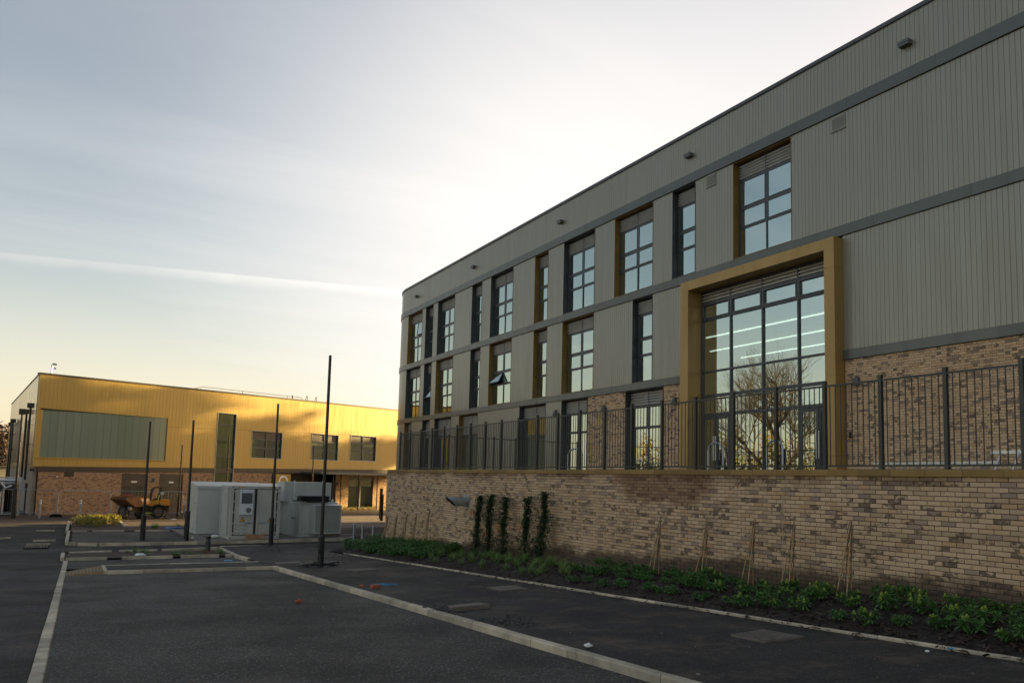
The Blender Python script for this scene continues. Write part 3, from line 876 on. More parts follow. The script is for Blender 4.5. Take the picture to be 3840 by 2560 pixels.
for x, ya, yb in ((27.3, 19, 30.2), (30.3, 20, 33.2), (33.2, 24, 33.8)):
    MB().box(x - 0.03, x + 0.03, ya, yb, 7.39, 7.43).build('strip_light', M['strip'], B)
for (x, y, z) in ((23.2, 32.6, 11.3), (23.2, 47.7, 11.3), (23.0, 53.2, 11.2), (23.0, 47, 3.3), (23.2, 44.5, 3.3)):
    MB().box(x - 0.3, x + 0.3, y - 0.08, y + 0.08, z, z + 0.05).build('ceiling_light', M['strip'], B)
dsk = MB()
for y in (17.6, 19.2, 21.0, 22.6):
    for x in (22.6, 24.8):
        dsk.box(x - 0.35, x + 0.35, y - 0.6, y + 0.6, 0.95, 1.0)
        for sx in (-0.3, 0.3):
            for sy in (-0.5, 0.5): dsk.box(x + sx - 0.02, x + sx + 0.02, y + sy - 0.02, y + sy + 0.02, 0.265, 0.95)
        dsk.box(x - 0.2, x + 0.2, y - 0.85, y - 0.75, 0.72, 1.25)
dsk.build('desk', M['blackmat'], B)

# horizontal bands of folded panels
def band(z0, z1, y0, y1, with_arc=True, pl=3.0, proud=0.06, first=0.0):
    y = y0
    edges = [y0]
    e = y0 + (pl - (first % pl))
    while e < y1 - 0.3:
        edges.append(e); e += pl
    edges.append(y1)
    for a, b in zip(edges[:-1], edges[1:]):
        mb = MB().prism([(XF - proud, 0, z0), (XF + 0.045, 0, z0 + 0.015), (XF + 0.045, 0, z1 + 0.012), (XF - proud, 0, z1 - 0.02)], (0, a + 0.003, 0), (0, b - 0.003, 0))
        mb.build('band_panel', M['band'], B)
    if with_arc:
        mb = MB(); arcband(mb, R + proud, z0, z1, 0.10); mb.build('band_corner', M['band'], B)
        MB().box(XF + R, 46, YN + R, YN + R + proud, z0, z1).build('band_panel', M['band'], B)
band(Z['b1b'] + 0.02, Z['b1t'], 2, YN, first=0.7)
band(Z['b2b'] + 0.02, Z['b2t'], 2, YN, first=1.6)
band(Z['b3b'] + 0.02, Z['b3t'], 23.83, YN, first=1.1)
band(Z['b3b'] + 0.02, Z['b3t'], 2, 16.56, False, first=2.2)
# parapet coping in lengths
y = YS
while y < YN - 0.1:
    e = min(y + 3.0, YN)
    MB().box(XF - 0.055, XF + 0.4, y + 0.002, e - 0.002, Z['cop0'], Z['cop1']).build('parapet_coping', M['copmetal'], B)
    y = e
mb = MB(); arcband(mb, R + 0.055, Z['cop0'], Z['cop1'], 0.45); mb.build('parapet_corner', M['copmetal'], B)
MB().box(XF + R, 46, YN + R - 0.35, YN + R + 0.055, Z['cop0'], Z['cop1']).build('parapet_coping', M['copmetal'], B)

# vertical cladding boards; the 300 largest in the picture are parts, the rest one mass
PW = 0.1456
boards = []
def tier(segs, z0, z1, ymin=8.5):
    for a, b in segs:
        n = max(1, round((b - a) / PW)); wdt = (b - a) / n
        if b < ymin: continue
        for k_ in range(n):
            y = a + wdt * (k_ + 0.5)
            if y > ymin: boards.append((y, wdt, z0, z1))
tier([(YS, YN)], Z['b1t'] - 0.02, Z['cop0'])
tier(g_top, Z['b2t'] - 0.012, Z['b1b'] + 0.014)
tier(g_mid, Z['b3t'] - 0.012, Z['b2b'] + 0.014)
tier([(a, b) for a, b in g_gr if b > 34.5 and a > 33.0], -3.5, Z['b3b'] + 0.014)
boards.sort(key=lambda q: q[0])
bmsh = {}
mass = MB()
for i, (y, wdt, z0, z1) in enumerate(boards):
    hgt = z1 - z0
    key = (round(wdt, 3), round(hgt, 2))
    if i < 300:
        if key not in bmsh:
            h_, g_ = wdt / 2 - 0.0035, 0.012
            bmsh[key] = MB().prism([(0.05, -h_, 0), (0.004, -h_, 0), (0, -h_ + 0.004, 0), (0, h_ - 0.004, 0), (0.004, h_, 0), (0.05, h_, 0)], (0, 0, 0), (0, 0, hgt)).mesh('cladding_board', M['clad'])
        put('cladding_board', bmsh[key], B, Vector((XF + rnd.uniform(0, 0.0015), y, z0)) - org(B))
    else:
        h_ = wdt / 2 - 0.006
        mass.prism([(XF + 0.05, y - h_, 0), (XF, y - h_, 0), (XF, y + h_, 0), (XF + 0.05, y + h_, 0)], (0, 0, z0), (0, 0, z1))
na = 48
for (z0, z1) in ((Z['b1t'] - 0.02, Z['cop0']), (Z['b2t'] - 0.012, Z['b1b'] + 0.014), (Z['b3t'] - 0.012, Z['b2b'] + 0.014), (-3.5, Z['b3b'] + 0.014)):
    for k_ in range(na):
        a0 = math.pi / 2 * (k_ + 0.04) / na; a1 = math.pi / 2 * (k_ + 0.96) / na
        q = [(XF + R - r_ * math.cos(a_), YN + r_ * math.sin(a_), 0) for r_, a_ in ((R, a0), (R, a1), (R - 0.05, a1), (R - 0.05, a0))]
        mass.prism(q, (0, 0, z0), (0, 0, z1))
    mass.box(XF + R, 46, YN + R - 0.05, YN + R, z0, z1)
mass.build('cladding', M['clad'], B, kind='stuff')

# facade brickwork in Flemish bond either side of the gold frame
fb = []
def flemish(y0, y1, z0, z1):
    c = 0; z = z1
    while z > z0:
        y = y0 - (0.0 if c % 2 else 0.169)
        st = True
        while y < y1:
            L = 0.215 if st else 0.1025
            a, b = max(y, y0), min(y + L, y1)
            if b - a > 0.02: fb.append((a, b, z - 0.065, z))
            y += L + 0.01; st = not st
        z -= 0.075; c += 1
flemish(9.0, 16.56, 0.30, Z['b3b'] + 0.01)
flemish(23.85, 25.30, 0.30, Z['b3b'] + 0.01)
flemish(27.89, 30.82, 0.30, Z['b3b'] + 0.01)
for a, b in ((YS, 16.56), (23.83, 25.30), (27.89, 30.82)): MB().box(XF + 0.022, XF + 0.048, a, b, 0.27, Z['b3b'] + 0.015).build('mortar', M['mortar_far'], B)
fs = sorted([b for b in fb if b[1] - b[0] > 0.2 and b[0] > 9.8], key=lambda b: b[0])
near = set(map(id, fs[:300]))
fm = brick_mesh(0.215, 0.065, 0.012).mesh('brick', M['brick_facade'])
rest = MB()
for b in fb:
    a, e, z0, z1 = b
    pr_ = rnd.uniform(0.0, 0.006)
    if id(b) in near: put('brick', fm, B, Vector((XF + 0.010 + pr_, (a + e) / 2, (z0 + z1) / 2)) - org(B), (rnd.uniform(-0.01, 0.01), 0, 0))
    else:
        i = len(rest.v); s_ = brick_mesh(e - a, 0.065, 0.012, 0.003)
        rest.v += [(x + XF + 0.010 + pr_, y + (a + e) / 2, z + (z0 + z1) / 2) for x, y, z in s_.v]
        rest.f += [tuple(i + q for q in f) for f in s_.f]
rest.build('brickwork', M['brick_facade'], B, kind='stuff')

# windows
XG = XF + 0.27
def pane(parent, y0, y1, z0, z1, x=XG + 0.02, m=None):
    e = rnd.uniform(-0.004, 0.004); e2 = rnd.uniform(-0.005, 0.005)
    mb = MB().quad((x + e + e2, y0, z1), (x - e + e2, y1, z1), (x - e, y1, z0), (x + e, y0, z0))
    return mb.build('pane', m or M['glass'], parent)
def louvre(parent, y0, y1, z0, z1, x=XG + 0.0, pitch=0.095):
    mb = MB(); n = max(3, int((z1 - z0) / pitch))
    for i in range(n):
        z = z0 + (z1 - z0) * (i + 0.5) / n
        h = (z1 - z0) / n
        mb.prism([(x - 0.025, 0, z - h * 0.28), (x + 0.03, 0, z + h * 0.30), (x + 0.03, 0, z + h * 0.42), (x - 0.025, 0, z + h * 0.20)], (0, y0, 0), (0, y1, 0))
    mb.box(x + 0.05, x + 0.06, y0, y1, z0, z1)
    return mb.build('louvre', M['louvre'], parent)
def window(kind, yl, yr, z0, z1, cols, parent=B, rows=None, openp=None, label=None):
    """yl > yr: far and near jamb; rows given from the top: (height share, 'l' louvre | 's' sash | 'f' fixed)"""
    rows = rows or [(0.165, 'l'), (0.31, 's'), (0.215, 's'), (0.31, 'f')]
    fr = MB()
    zt = z1 - 0.03; zb = z0 + 0.035
    hh = zt - zb
    fw = 0.055
    fr.box(XG, XG + 0.07, yr + 0.02, yr + 0.02 + fw, zb, zt); fr.box(XG, XG + 0.07, yl - 0.02 - fw, yl - 0.02, zb, zt)
    fr.box(XG, XG + 0.07, yr + 0.02 + fw, yl - 0.02 - fw, zt - fw, zt); fr.box(XG, XG + 0.07, yr + 0.02 + fw, yl - 0.02 - fw, zb, zb + fw)
    yi0, yi1 = yr + 0.02 + fw, yl - 0.02 - fw
    cw = (yi1 - yi0) / cols
    for c in range(1, cols):
        fr.box(XG - 0.012, XG + 0.07, yi0 + cw * c - 0.03, yi0 + cw * c + 0.03, zb + fw, zt - fw)
    cells = []
    z = zt - fw; H = hh - 2 * fw
    for ri, (sh, kd) in enumerate(rows):
        zz = z - H * sh
        lo = zz + (0.03 if ri < len(rows) - 1 else 0)
        if ri < len(rows) - 1:
            for c in range(cols):
                a = yi0 + cw * c + (0.0305 if c else 0.0005); b = yi0 + cw * (c + 1) - (0.0305 if c < cols - 1 else 0.0005)
                fr.box(XG - 0.006, XG + 0.07, a, b, zz - 0.03, zz + 0.03)
        hi = z - (0.03 if ri else 0)
        for c in range(cols):
            a = yi0 + cw * c + (0.03 if c else 0); b = yi0 + cw * (c + 1) - (0.03 if c < cols - 1 else 0)
            cells.append((ri, c, kd, a, b, lo, hi))
            if kd == 's':
                s = 0.052
                fr.box(XG - 0.018, XG + 0.04, a + 0.002, a + s, lo + 0.002, hi - 0.002); fr.box(XG - 0.018, XG + 0.04, b - s, b - 0.002, lo + 0.002, hi - 0.002)
                fr.box(XG - 0.018, XG + 0.04, a + s, b - s, lo + 0.002, lo + s); fr.box(XG - 0.018, XG + 0.04, a + s, b - s, hi - s, hi - 0.002)
        z = zz
    wn_ = fr.build('window', M['frame'], parent, label=label)
    for ri, c, kd, a, b, lo, hi in cells:
        if kd == 'l': louvre(wn_, a, b, lo, hi)
        elif kd == 's':
            if openp and (ri, c) == openp[:2]:
                ang = openp[2]; L = hi - lo - 0.06
                # top hung sash swung out
                ht = Vector((XG - 0.02, 0, hi - 0.03)); bt = ht + Vector((-math.sin(ang) * L, 0, -math.cos(ang) * L))
                nrm = Vector((-math.cos(ang), 0, math.sin(ang)))
                sash = MB()
                for yy in (a + 0.03, b - 0.03): sash.beam((ht.x, yy, ht.z), (bt.x, yy, bt.z), 0.055, 0.045, (0, 1, 0))
                for q in (0.03, 0.97):
                    p = ht.lerp(bt, q); sash.obox((p.x, (a + b) / 2, p.z), (0, (b - a) / 2 - 0.058, 0), nrm * 0.022, (bt - ht).normalized() * 0.027)
                sash.build('open_sash', M['frame'], wn_)
                o_ = nrm * 0.004
                MB().quad(Vector((ht.x, a + 0.05, ht.z)) + o_, Vector((bt.x, a + 0.05, bt.z)) + o_, Vector((bt.x, b - 0.05, bt.z)) + o_, Vector((ht.x, b - 0.05, ht.z)) + o_).build('pane', M['glass'], wn_)
            else: pane(wn_, a + 0.05, b - 0.05, lo + 0.05, hi - 0.05, XG + 0.005)
        else: pane(wn_, a, b, lo, hi)
    rm = M['goldrev'] if kind == 'g' else M['darkrev']
    rv = MB()
    x0, x1 = XF - 0.012, XG + 0.08
    rv.box(x0, x1, yl - 0.019, yl + 0.006, z0, z1); rv.box(x0, x1, yr - 0.006, yr + 0.019, z0, z1)
    rv.box(x0 + 0.03, x1, yr + 0.02, yl - 0.02, z1 - 0.028, z1 + 0.004); rv.box(x0 - 0.02, x1, yr + 0.02, yl - 0.02, z0 + 0.004, z0 + 0.03)
    rv.build('window_reveal', rm, wn_, label='ochre lined window reveal' if kind == 'g' else None)
    return wn_
for i, (kd, a, b, c) in enumerate(TOPW):
    window(kd, a, b, Z['b2t'] - 0.005, Z['b1b'] + 0.012, c, openp=(1, 0, 0.10) if i == 0 else None)
for i, (kd, a, b, c) in enumerate(MIDW):
    window(kd, a, b, Z['b3t'] - 0.005, Z['b2b'] + 0.012, c, openp=(2, 0, 0.33) if i == 1 else ((2, 1, 0.45) if i == 4 else None))
for i, (kd, a, b, c) in enumerate(GRW):
    window(kd, a, b, -3.0 if a > 34 and i < 4 else 0.30, Z['b3b'] + 0.012, c, rows=[(0.17, 'l'), (0.27, 's'), (0.56, 'f')])

# gold portal and its curtain wall
PX = XF - 0.40
def gp(y0, y1, z0, z1, x0=PX, x1=XF + 0.34):
    MB().box(x0, x1, y0, y1, z0, z1).build('gold_panel', M['gold'], B)
ZP, ZI = 7.86, 7.50
gp(23.37 + 0.002, 23.82, 0.28, 3.1); gp(23.37 + 0.002, 23.82, 3.106, 6.9); gp(23.37 + 0.002, 23.82, 6.906, ZI)
gp(16.58, 16.97, 0.28, 1.0); gp(16.58, 16.97, 1.006, 3.5); gp(16.58, 16.97, 3.506, 6.9); gp(16.58, 16.97, 6.906, ZI)
yy = [16.58, 18.0, 20.4, 22.9, 23.82]
for a, b in zip(yy[:-1], yy[1:]): gp(a + 0.002, b - 0.002, ZI + 0.003, ZP)
XC = XF + 0.30
cw = MB()
y0, y1 = 16.975, 23.368
ms = [16.99, 18.90, 20.44, 21.90, 23.33]
ms = [y0 + 0.03, 18.62, 20.22, 21.80, y1 - 0.03]
for y in ms: cw.box(XC - 0.03, XC + 0.10, y - 0.03, y + 0.03, 0.28, ZI - 0.01)
hz_ = [0.30, 2.70, 3.40, 4.34, 6.32, 6.40, 7.02, ZI - 0.04]
for a, b in zip(ms[:-1], ms[1:]):
    for z in (0.32, 2.68, 3.40, 4.34, 6.36, 7.02, ZI - 0.04):
        h_ = 0.055 if z in (2.68, 3.40) else 0.035
        cw.box(XC - 0.022, XC + 0.09, a + 0.0305, b - 0.0305, z - h_, z + h_)
    s = 0.055
    lo, hi = 6.396, 6.984
    cw.box(XC - 0.045, XC + 0.03, a + 0.035, a + 0.035 + s, lo, hi); cw.box(XC - 0.045, XC + 0.03, b - 0.035 - s, b - 0.035, lo, hi)
    cw.box(XC - 0.045, XC + 0.03, a + 0.035 + s, b - 0.035 - s, lo, lo + s); cw.box(XC - 0.045, XC + 0.03, a + 0.035 + s, b - 0.035 - s, hi - s, hi)
cwo = cw.build('curtain_wall', M['frame'], B)
for a, b in zip(ms[:-1], ms[1:]):
    louvre(cwo, a + 0.03, b - 0.03, 7.055, ZI - 0.075, XC)
    for lo, hi in ((6.45, 6.93), (4.375, 6.325), (3.455, 4.305), (2.735, 3.345)):
        pane(cwo, a + 0.031, b - 0.031, lo, hi, XC + 0.035)
for n_, (a, b) in enumerate(zip(ms[:-1], ms[1:])):
    if n_ in (0, 3):        # double doors
        mid = (a + b) / 2
        for q0, q1, hs in ((a + 0.04, mid - 0.01, 1), (mid + 0.01, b - 0.04, -1)):
            d = MB()
            for u0, u1 in ((q0, q0 + 0.09), (q1 - 0.09, q1)): d.box(XC - 0.03, XC + 0.03, u0, u1, 0.36, 2.61)
            d.box(XC - 0.03, XC + 0.03, q0 + 0.09, q1 - 0.09, 2.50, 2.61); d.box(XC - 0.03, XC + 0.03, q0 + 0.09, q1 - 0.09, 0.36, 0.56)
            do = d.build('door', M['frame'], B)
            pane(do, q0 + 0.09, q1 - 0.09, 0.56, 2.50, XC)
            hy = q1 - 0.045 if hs > 0 else q0 + 0.045
            MB().tube([(XC - 0.09, hy, 0.95), (XC - 0.09, hy, 1.85)], 0.016).box(XC - 0.09, XC - 0.028, hy - 0.01, hy + 0.01, 1.05, 1.07).box(XC - 0.09, XC - 0.028, hy - 0.01, hy + 0.01, 1.73, 1.75).build('handle', M['alu'], do)
    else: pane(cwo, a + 0.031, b - 0.031, 0.36, 2.62, XC + 0.035)
# small fittings on the facade
for y in (14.21, 23.71, 33.41, 43.61, 53.16):
    MB().box(XF - 0.20, XF - 0.005, y - 0.17, y + 0.17, 13.03, 13.17).box(XF - 0.215, XF - 0.201, y - 0.18, y + 0.18, 13.10, 13.185).build('overflow_spout', M['band'], B)
for y, z in ((16.66, 11.68), (22.52, 11.72)):
    hw, hh = 0.26, 0.23
    v = MB().box(XF - 0.03, XF + 0.03, y - hw, y - hw + 0.04, z - hh, z + hh).box(XF - 0.03, XF + 0.03, y + hw - 0.04, y + hw, z - hh, z + hh).box(XF - 0.03, XF + 0.03, y - hw + 0.04, y + hw - 0.04, z + hh - 0.04, z + hh).box(XF - 0.045, XF + 0.03, y - hw - 0.02, y + hw + 0.02, z - hh - 0.035, z - hh)
    vo = v.build('vent', M['clad'], B)
    louvre(vo, y - hw + 0.04, y + hw - 0.04, z - hh, z + hh - 0.04, XF - 0.02, 0.06)
def cone_lamp(x, y, z, parent, m=None, d=(-1, 0)):
    mb = MB()
    n = 12
    dv = Vector((d[0], d[1], 0)); sv = Vector((-d[1], d[0], 0))
    base = Vector((x, y, z - 0.14)) + dv * 0.09
    apex = Vector((x, y, z + 0.17)) + dv * 0.05
    r0, r1 = 0.155, 0.035
    ring0 = [base + (dv * math.cos(2 * math.pi * k_ / n) + sv * math.sin(2 * math.pi * k_ / n)) * r0 * (0.75 if math.cos(2 * math.pi * k_ / n) < -0.3 else 1) for k_ in range(n)]
    ring1 = [apex + (dv * math.cos(2 * math.pi * k_ / n) + sv * math.sin(2 * math.pi * k_ / n)) * r1 for k_ in range(n)]
    for k_ in range(n):
        mb.quad(ring0[k_], ring0[(k_ + 1) % n], ring1[(k_ + 1) % n], ring1[k_])
    mb.v += [tuple(p) for p in ring1]; mb.f.append(tuple(range(len(mb.v) - n, len(mb.v))))
    mb.v += [tuple(p) for p in ring0]; mb.f.append(tuple(reversed(range(len(mb.v) - n, len(mb.v)))))
    mb.obox(Vector((x, y, z)) + dv * 0.01, dv * 0.035, sv * 0.07, (0, 0, 0.12))
    return mb.build('wall_lamp', m or M['band'], parent)
for y, z in ((16.1, 3.28), (24.55, 3.32), (29.42, 3.36), (33.6, 3.40)): cone_lamp(XF + 0.0, y, z, B)
MB().box(XF - 0.03, XF + 0.02, 16.33, 16.42, 1.56, 1.74).build('alarm_box', M['black'], B)

# ------------------------------------------------------------------ gold clad building across the yard
LB = thing('clad_building', (8, 78, -3.5), 'two storey gold clad building with brick ground floor across the yard', 'building')
TH = math.radians(66.0)
C0 = Vector((-3.3, 71.0, 0)); DV = Vector((math.sin(TH), math.cos(TH), 0)); NV = Vector((DV.y, -DV.x, 0))   # NV points at the camera
def zbot(u): return 0.16 + 0.020 * u
def zjoint(u): return 3.61 + 0.0292 * u
def zroof(u): return 7.27 + 0.0115 * u
def FP(u, z, d=0.0): return C0 + DV * (u * (1.024 + 0.00115 * u)) + NV * d + Vector((0, 0, z))
ULEN = 37.0
BASE = -3.75
core = MB()
def fbox(mb, u0, u1, z0, z1, d0, d1, zs=None):
    """box on the face; z0/z1 may be functions of u"""
    f0 = z0 if callable(z0) else (lambda u: z0); f1 = z1 if callable(z1) else (lambda u: z1)
    p = [FP(u0, f0(u0), d0), FP(u1, f0(u1), d0), FP(u1, f1(u1), d0), FP(u0, f1(u0), d0)]
    q = [FP(u0, f0(u0), d1), FP(u1, f0(u1), d1), FP(u1, f1(u1), d1), FP(u0, f1(u0), d1)]
    i = len(mb.v); mb.v += [tuple(a) for a in p + q]
    for f in ((0, 3, 2, 1), (4, 5, 6, 7), (0, 1, 5, 4), (1, 2, 6, 5), (2, 3, 7, 6), (3, 0, 4, 7)):
        mb.f.append(tuple(i + a for a in f))
OPEN = dict(gb=(0.13, 10.27, 0.86, 4.65), slot=(14.8, 16.58, -3.4, 5.55), A=(18.3, 21.5, 1.56, 4.13), Bw=(24.9, 28.1, 1.65, 4.31), C=(29.68, 33.03, 1.75, 4.45))
def cells(u0, u1, z0f, z1f, holes):
    """wall rectangles left round the holes"""
    out = []
    us = sorted(set([u0, u1] + [h[0] for h in holes if u0 < h[0] < u1] + [h[1] for h in holes if u0 < h[1] < u1]))
    for a, b in zip(us[:-1], us[1:]):
        hs = sorted([h for h in holes if h[0] <= a + 1e-6 and h[1] >= b - 1e-6], key=lambda h: h[2])
        lo = z0f
        ev = lambda q: q(a) if callable(q) else q
        for h in hs:
            if h[2] > ev(lo): out.append((a, b, lo, h[2]))
            if h[3] > ev(lo): lo = h[3]
        if ev(z1f) > ev(lo) + 0.01: out.append((a, b, lo, z1f))
    return out
holes = list(OPEN.values())
wal = MB()
for a, b, lo, hi in cells(0.0, ULEN, zbot, zroof, holes): fbox(wal, a, b, lo, hi, -0.25, -0.012)
P1 = Vector((-7.6, 108.0, 0))
def SPt(s, z, d=0.0):
    sd = (P1 - C0).normalized(); nd = Vector((-sd.y, sd.x, 0))
    return C0 + sd * s + nd * d + Vector((0, 0, z))
SL = (P1 - C0).length
def sbox(mb, s0, s1, z0, z1, d0, d1):
    p = [SPt(s0, z0, d0), SPt(s1, z0, d0), SPt(s1, z1, d0), SPt(s0, z1, d0)]
    q = [SPt(s0, z0, d1), SPt(s1, z0, d1), SPt(s1, z1, d1), SPt(s0, z1, d1)]
    i = len(mb.v); mb.v += [tuple(a) for a in p + q]
    for f in ((0, 3, 2, 1), (4, 5, 6, 7), (0, 1, 5, 4), (1, 2, 6, 5), (2, 3, 7, 6), (3, 0, 4, 7)):
        mb.f.append(tuple(i + a for a in f))
sbox(wal, 0.26, SL, 0.0, 7.2, -0.25, -0.012)
wal.build('wall', M['yellowgap'], LB)
# roof and the hidden sides
rb = MB()
e1 = FP(ULEN, 0); e2 = e1 - NV * 30; e3 = P1 + DV * 30
pol = [C0 + DV * 0.4 - NV * 0.4, e1 - NV * 0.3, e2, e3, P1 + DV * 0.3]
rb.prism([tuple(p) for p in pol], (0, 0, 6.6), (0, 0, 6.75))
rb.build('roof', M['copmetal'], LB)
hb = MB()
for a, b in ((e1 - NV * 0.3, e2), (e2, e3), (e3, P1)): hb.beam(a + Vector((0, 0, 1.7)), b + Vector((0, 0, 1.7)), 0.2, 11.0)
hb.build('rear_wall', M['soffit'], LB)
# board cladding as ribs (too far to lift singly)
cb = MB()
PWF = 0.30
def ribs(mb, u0, u1, z0, z1):
    n = max(1, round((u1 - u0) / PWF)); w_ = (u1 - u0) / n
    for i in range(n): fbox(mb, u0 + w_ * i + 0.004, u0 + w_ * (i + 1) - 0.004, z0, z1, -0.011, 0.010)
jt = lambda s: (lambda u: zjoint(u) + s)
for a, b, lo, hi in cells(0.0, ULEN, zbot, zroof, holes):
    if a >= 10.27:
        # split at the joint
        lo_v = lo(a) if callable(lo) else lo; hi_v = hi(a) if callable(hi) else hi
        if lo_v < zjoint(a) - 0.4 and hi_v > zjoint(a) + 0.4:
            ribs(cb, a, b, lo, jt(-0.02)); ribs(cb, a, b, jt(0.02), hi); continue
    ribs(cb, a, b, lo, hi)
cb.build('cladding', M['yellowclad'], LB, kind='stuff')
sb = MB()
n = int(SL / 0.5)
side_holes = ((17.0, 31.0, 0.5, 4.6), (7.5, 10.2, 1.2, 4.1))
for i in range(n):
    s0 = SL * i / n + 0.01; s1 = SL * (i + 1) / n - 0.01
    c = (s0 + s1) / 2
    hs = [h for h in side_holes if h[0] < c < h[1]]
    if hs:
        sbox(sb, s0, s1, 0.12, hs[0][2], -0.011, 0.03); sbox(sb, s0, s1, hs[0][3], 7.25, -0.011, 0.03)
    else:
        sbox(sb, s0, s1, 0.12, 3.9, -0.011, 0.03); sbox(sb, s0, s1, 3.93, 7.25, -0.011, 0.03)
sb.build('side_cladding', M['paleclad'], LB, kind='stuff')
for h in side_holes:
    mb = MB(); sbox(mb, h[0], h[1], h[2], h[3], -0.011, -0.002); wo = mb.build('window', M['black'], LB)
    mb = MB(); k_ = 5 if h[0] > 10 else 2
    for j in range(k_ + 1):
        s_ = h[0] + (h[1] - h[0]) * j / k_
        sbox(mb, s_ - 0.06, s_ + 0.06, h[2], h[3], -0.001, 0.02)
    mb.build('frame', M['goldrev'], wo)
# parapet coping, dark floor band
for i in range(12):
    a, b = ULEN * i / 12, ULEN * (i + 1) / 12
    mb = MB(); fbox(mb, a + 0.005 - (0.05 if i == 0 else 0), b - 0.005, lambda u: zroof(u), lambda u: zroof(u) + 0.13, -0.4, 0.07); mb.build('parapet_coping', M['soffit'], LB)
mb = MB(); sbox(mb, 0.05, SL, 7.27, 7.38, -0.4, 0.07); mb.build('parapet_coping', M['soffit'], LB)
mb = MB(); fbox(mb, 0.3, ULEN, lambda u: zbot(u) - 0.43, lambda u: zbot(u) - 0.004, -0.25, 0.0); mb.build('floor_band', M['soffit'], LB)
for a, b in ((0.05, 10.4),):
    mb = MB(); fbox(mb, a, b, lambda u: 0.80 + 0.010 * u, lambda u: 0.87 + 0.010 * u, -0.02, 0.09); mb.build('sill', M['yellowclad'], LB)
# corner box of channel glass
k_ = 17
gz0, gz1 = (lambda u: 0.86 + 0.011 * u), (lambda u: 4.47 + 0.034 * u)
for i in range(k_):
    u0 = 0.42 + (10.2 - 0.42) * i / k_; u1 = 0.42 + (10.2 - 0.42) * (i + 1) / k_
    mb = MB()
    f0, f1 = gz0(u0), gz1(u0)
    # shallow U plank
    for q0, q1, d in ((u0 + 0.004, u0 + 0.05, -0.068), (u0 + 0.05, u1 - 0.05, -0.075), (u1 - 0.05, u1 - 0.004, -0.068)):
        fbox(mb, q0, q1, f0, f1, -0.12, d)
    mb.build('glass_plank', M['channel'], LB)
mb = MB(); fbox(mb, 0.14, 0.41, 0.86, 4.55, -0.3, -0.02); mb.build('corner_post', M['yellowclad'], LB)
mb = MB(); fbox(mb, 0.40, 10.26, 0.8, 4.7, -0.24, -0.13); mb.build('glass_backing', simple('glass_backing', (0.05, 0.085, 0.065), 0.7), LB)
mb = MB(); fbox(mb, 10.2, 10.28, gz0, gz1, -0.2, 0.035); mb.build('glass_trim', M['yellowclad'], LB)
# windows on the face
def lwin(u0, u1, z0, z1, mull=(0.5,), trans=(0.30, 0.62), split=False, blind=None):
    mb = MB(); d0, d1 = -0.20, -0.10; f = 0.08
    fbox(mb, u0, u0 + f, z0, z1, d0, d1); fbox(mb, u1 - f, u1, z0, z1, d0, d1); fbox(mb, u0 + f, u1 - f, z0, z0 + f, d0, d1); fbox(mb, u0 + f, u1 - f, z1 - f, z1, d0, d1)
    H = z1 - z0; Wd = u1 - u0
    ms_ = [u0 + f] + [u0 + Wd * q for q in mull] + [u1 - f]
    for q in ms_[1:-1]: fbox(mb, q - 0.07, q + 0.07, z0 + f, z1 - f, d0, d1 + 0.01)
    zz = [z0 + f] + [z1 - H * q for q in reversed(trans)] + [z1 - f]
    for q in zz[1:-1]:
        for a, b in zip(ms_[:-1], ms_[1:]): fbox(mb, a + 0.071, b - 0.071, q - 0.06, q + 0.06, d0, d1)
    o = mb.build('window', M['frame'], LB)
    for a, b in zip(ms_[:-1], ms_[1:]):
        for j, (c, e) in enumerate(zip(zz[:-1], zz[1:])):
            if j == len(zz) - 2 and len(trans) == 2:
                p = MB(); fbox(p, a, b, c + 0.05, e, -0.18, -0.15); p.build('spandrel', simple('louvre_brown', (0.06, 0.042, 0.032), 0.5), o)
            else:
                p = MB(); p.quad(FP(a, c, -0.165), FP(b, c, -0.165), FP(b, e, -0.165), FP(a, e, -0.165)); p.build('pane', M['glassfar'], o)
            if blind and blind[0] == j and abs(a - ms_[blind[1]]) < 0.2:
                p = MB(); fbox(p, a, b, e - (e - c) * blind[2], e, -0.30, -0.28); p.build('blind', M['blind'], o)
    r = MB()
    fbox(r, u0 - 0.035, u0, z0, z1, -0.2, 0.05); fbox(r, u1, u1 + 0.035, z0, z1, -0.2, 0.05); fbox(r, u0 - 0.035, u1 + 0.035, z0 - 0.05, z0, -0.2, 0.06); fbox(r, u0 - 0.035, u1 + 0.035, z1, z1 + 0.035, -0.2, 0.05)
    r.build('window_surround', M['gens'], o)
    b_ = MB(); fbox(b_, u0 - 0.4, u1 + 0.4, z0 - 0.2, z1 + 0.2, -1.45, -1.4); fbox(b_, u0 - 0.45, u0 - 0.4, z0 - 0.2, z1 + 0.2, -1.4, -0.26); fbox(b_, u1 + 0.4, u1 + 0.45, z0 - 0.2, z1 + 0.2, -1.4, -0.26)
    fbox(b_, u0 - 0.4, u1 + 0.4, z0 - 0.25, z0 - 0.2, -1.4, -0.26); fbox(b_, u0 - 0.4, u1 + 0.4, z1 + 0.2, z1 + 0.25, -1.4, -0.26)
    b_.build('room', M['interwarm'] if blind else M['blackmat'], o)
lwin(*OPEN['A']); lwin(*OPEN['Bw'], blind=(1, 0, 0.5)); lwin(*OPEN['C'], blind=(1, 1, 0.4))
lwin(14.8, 16.58, -3.4, 5.55, (), (0.12, 0.45, 0.72))
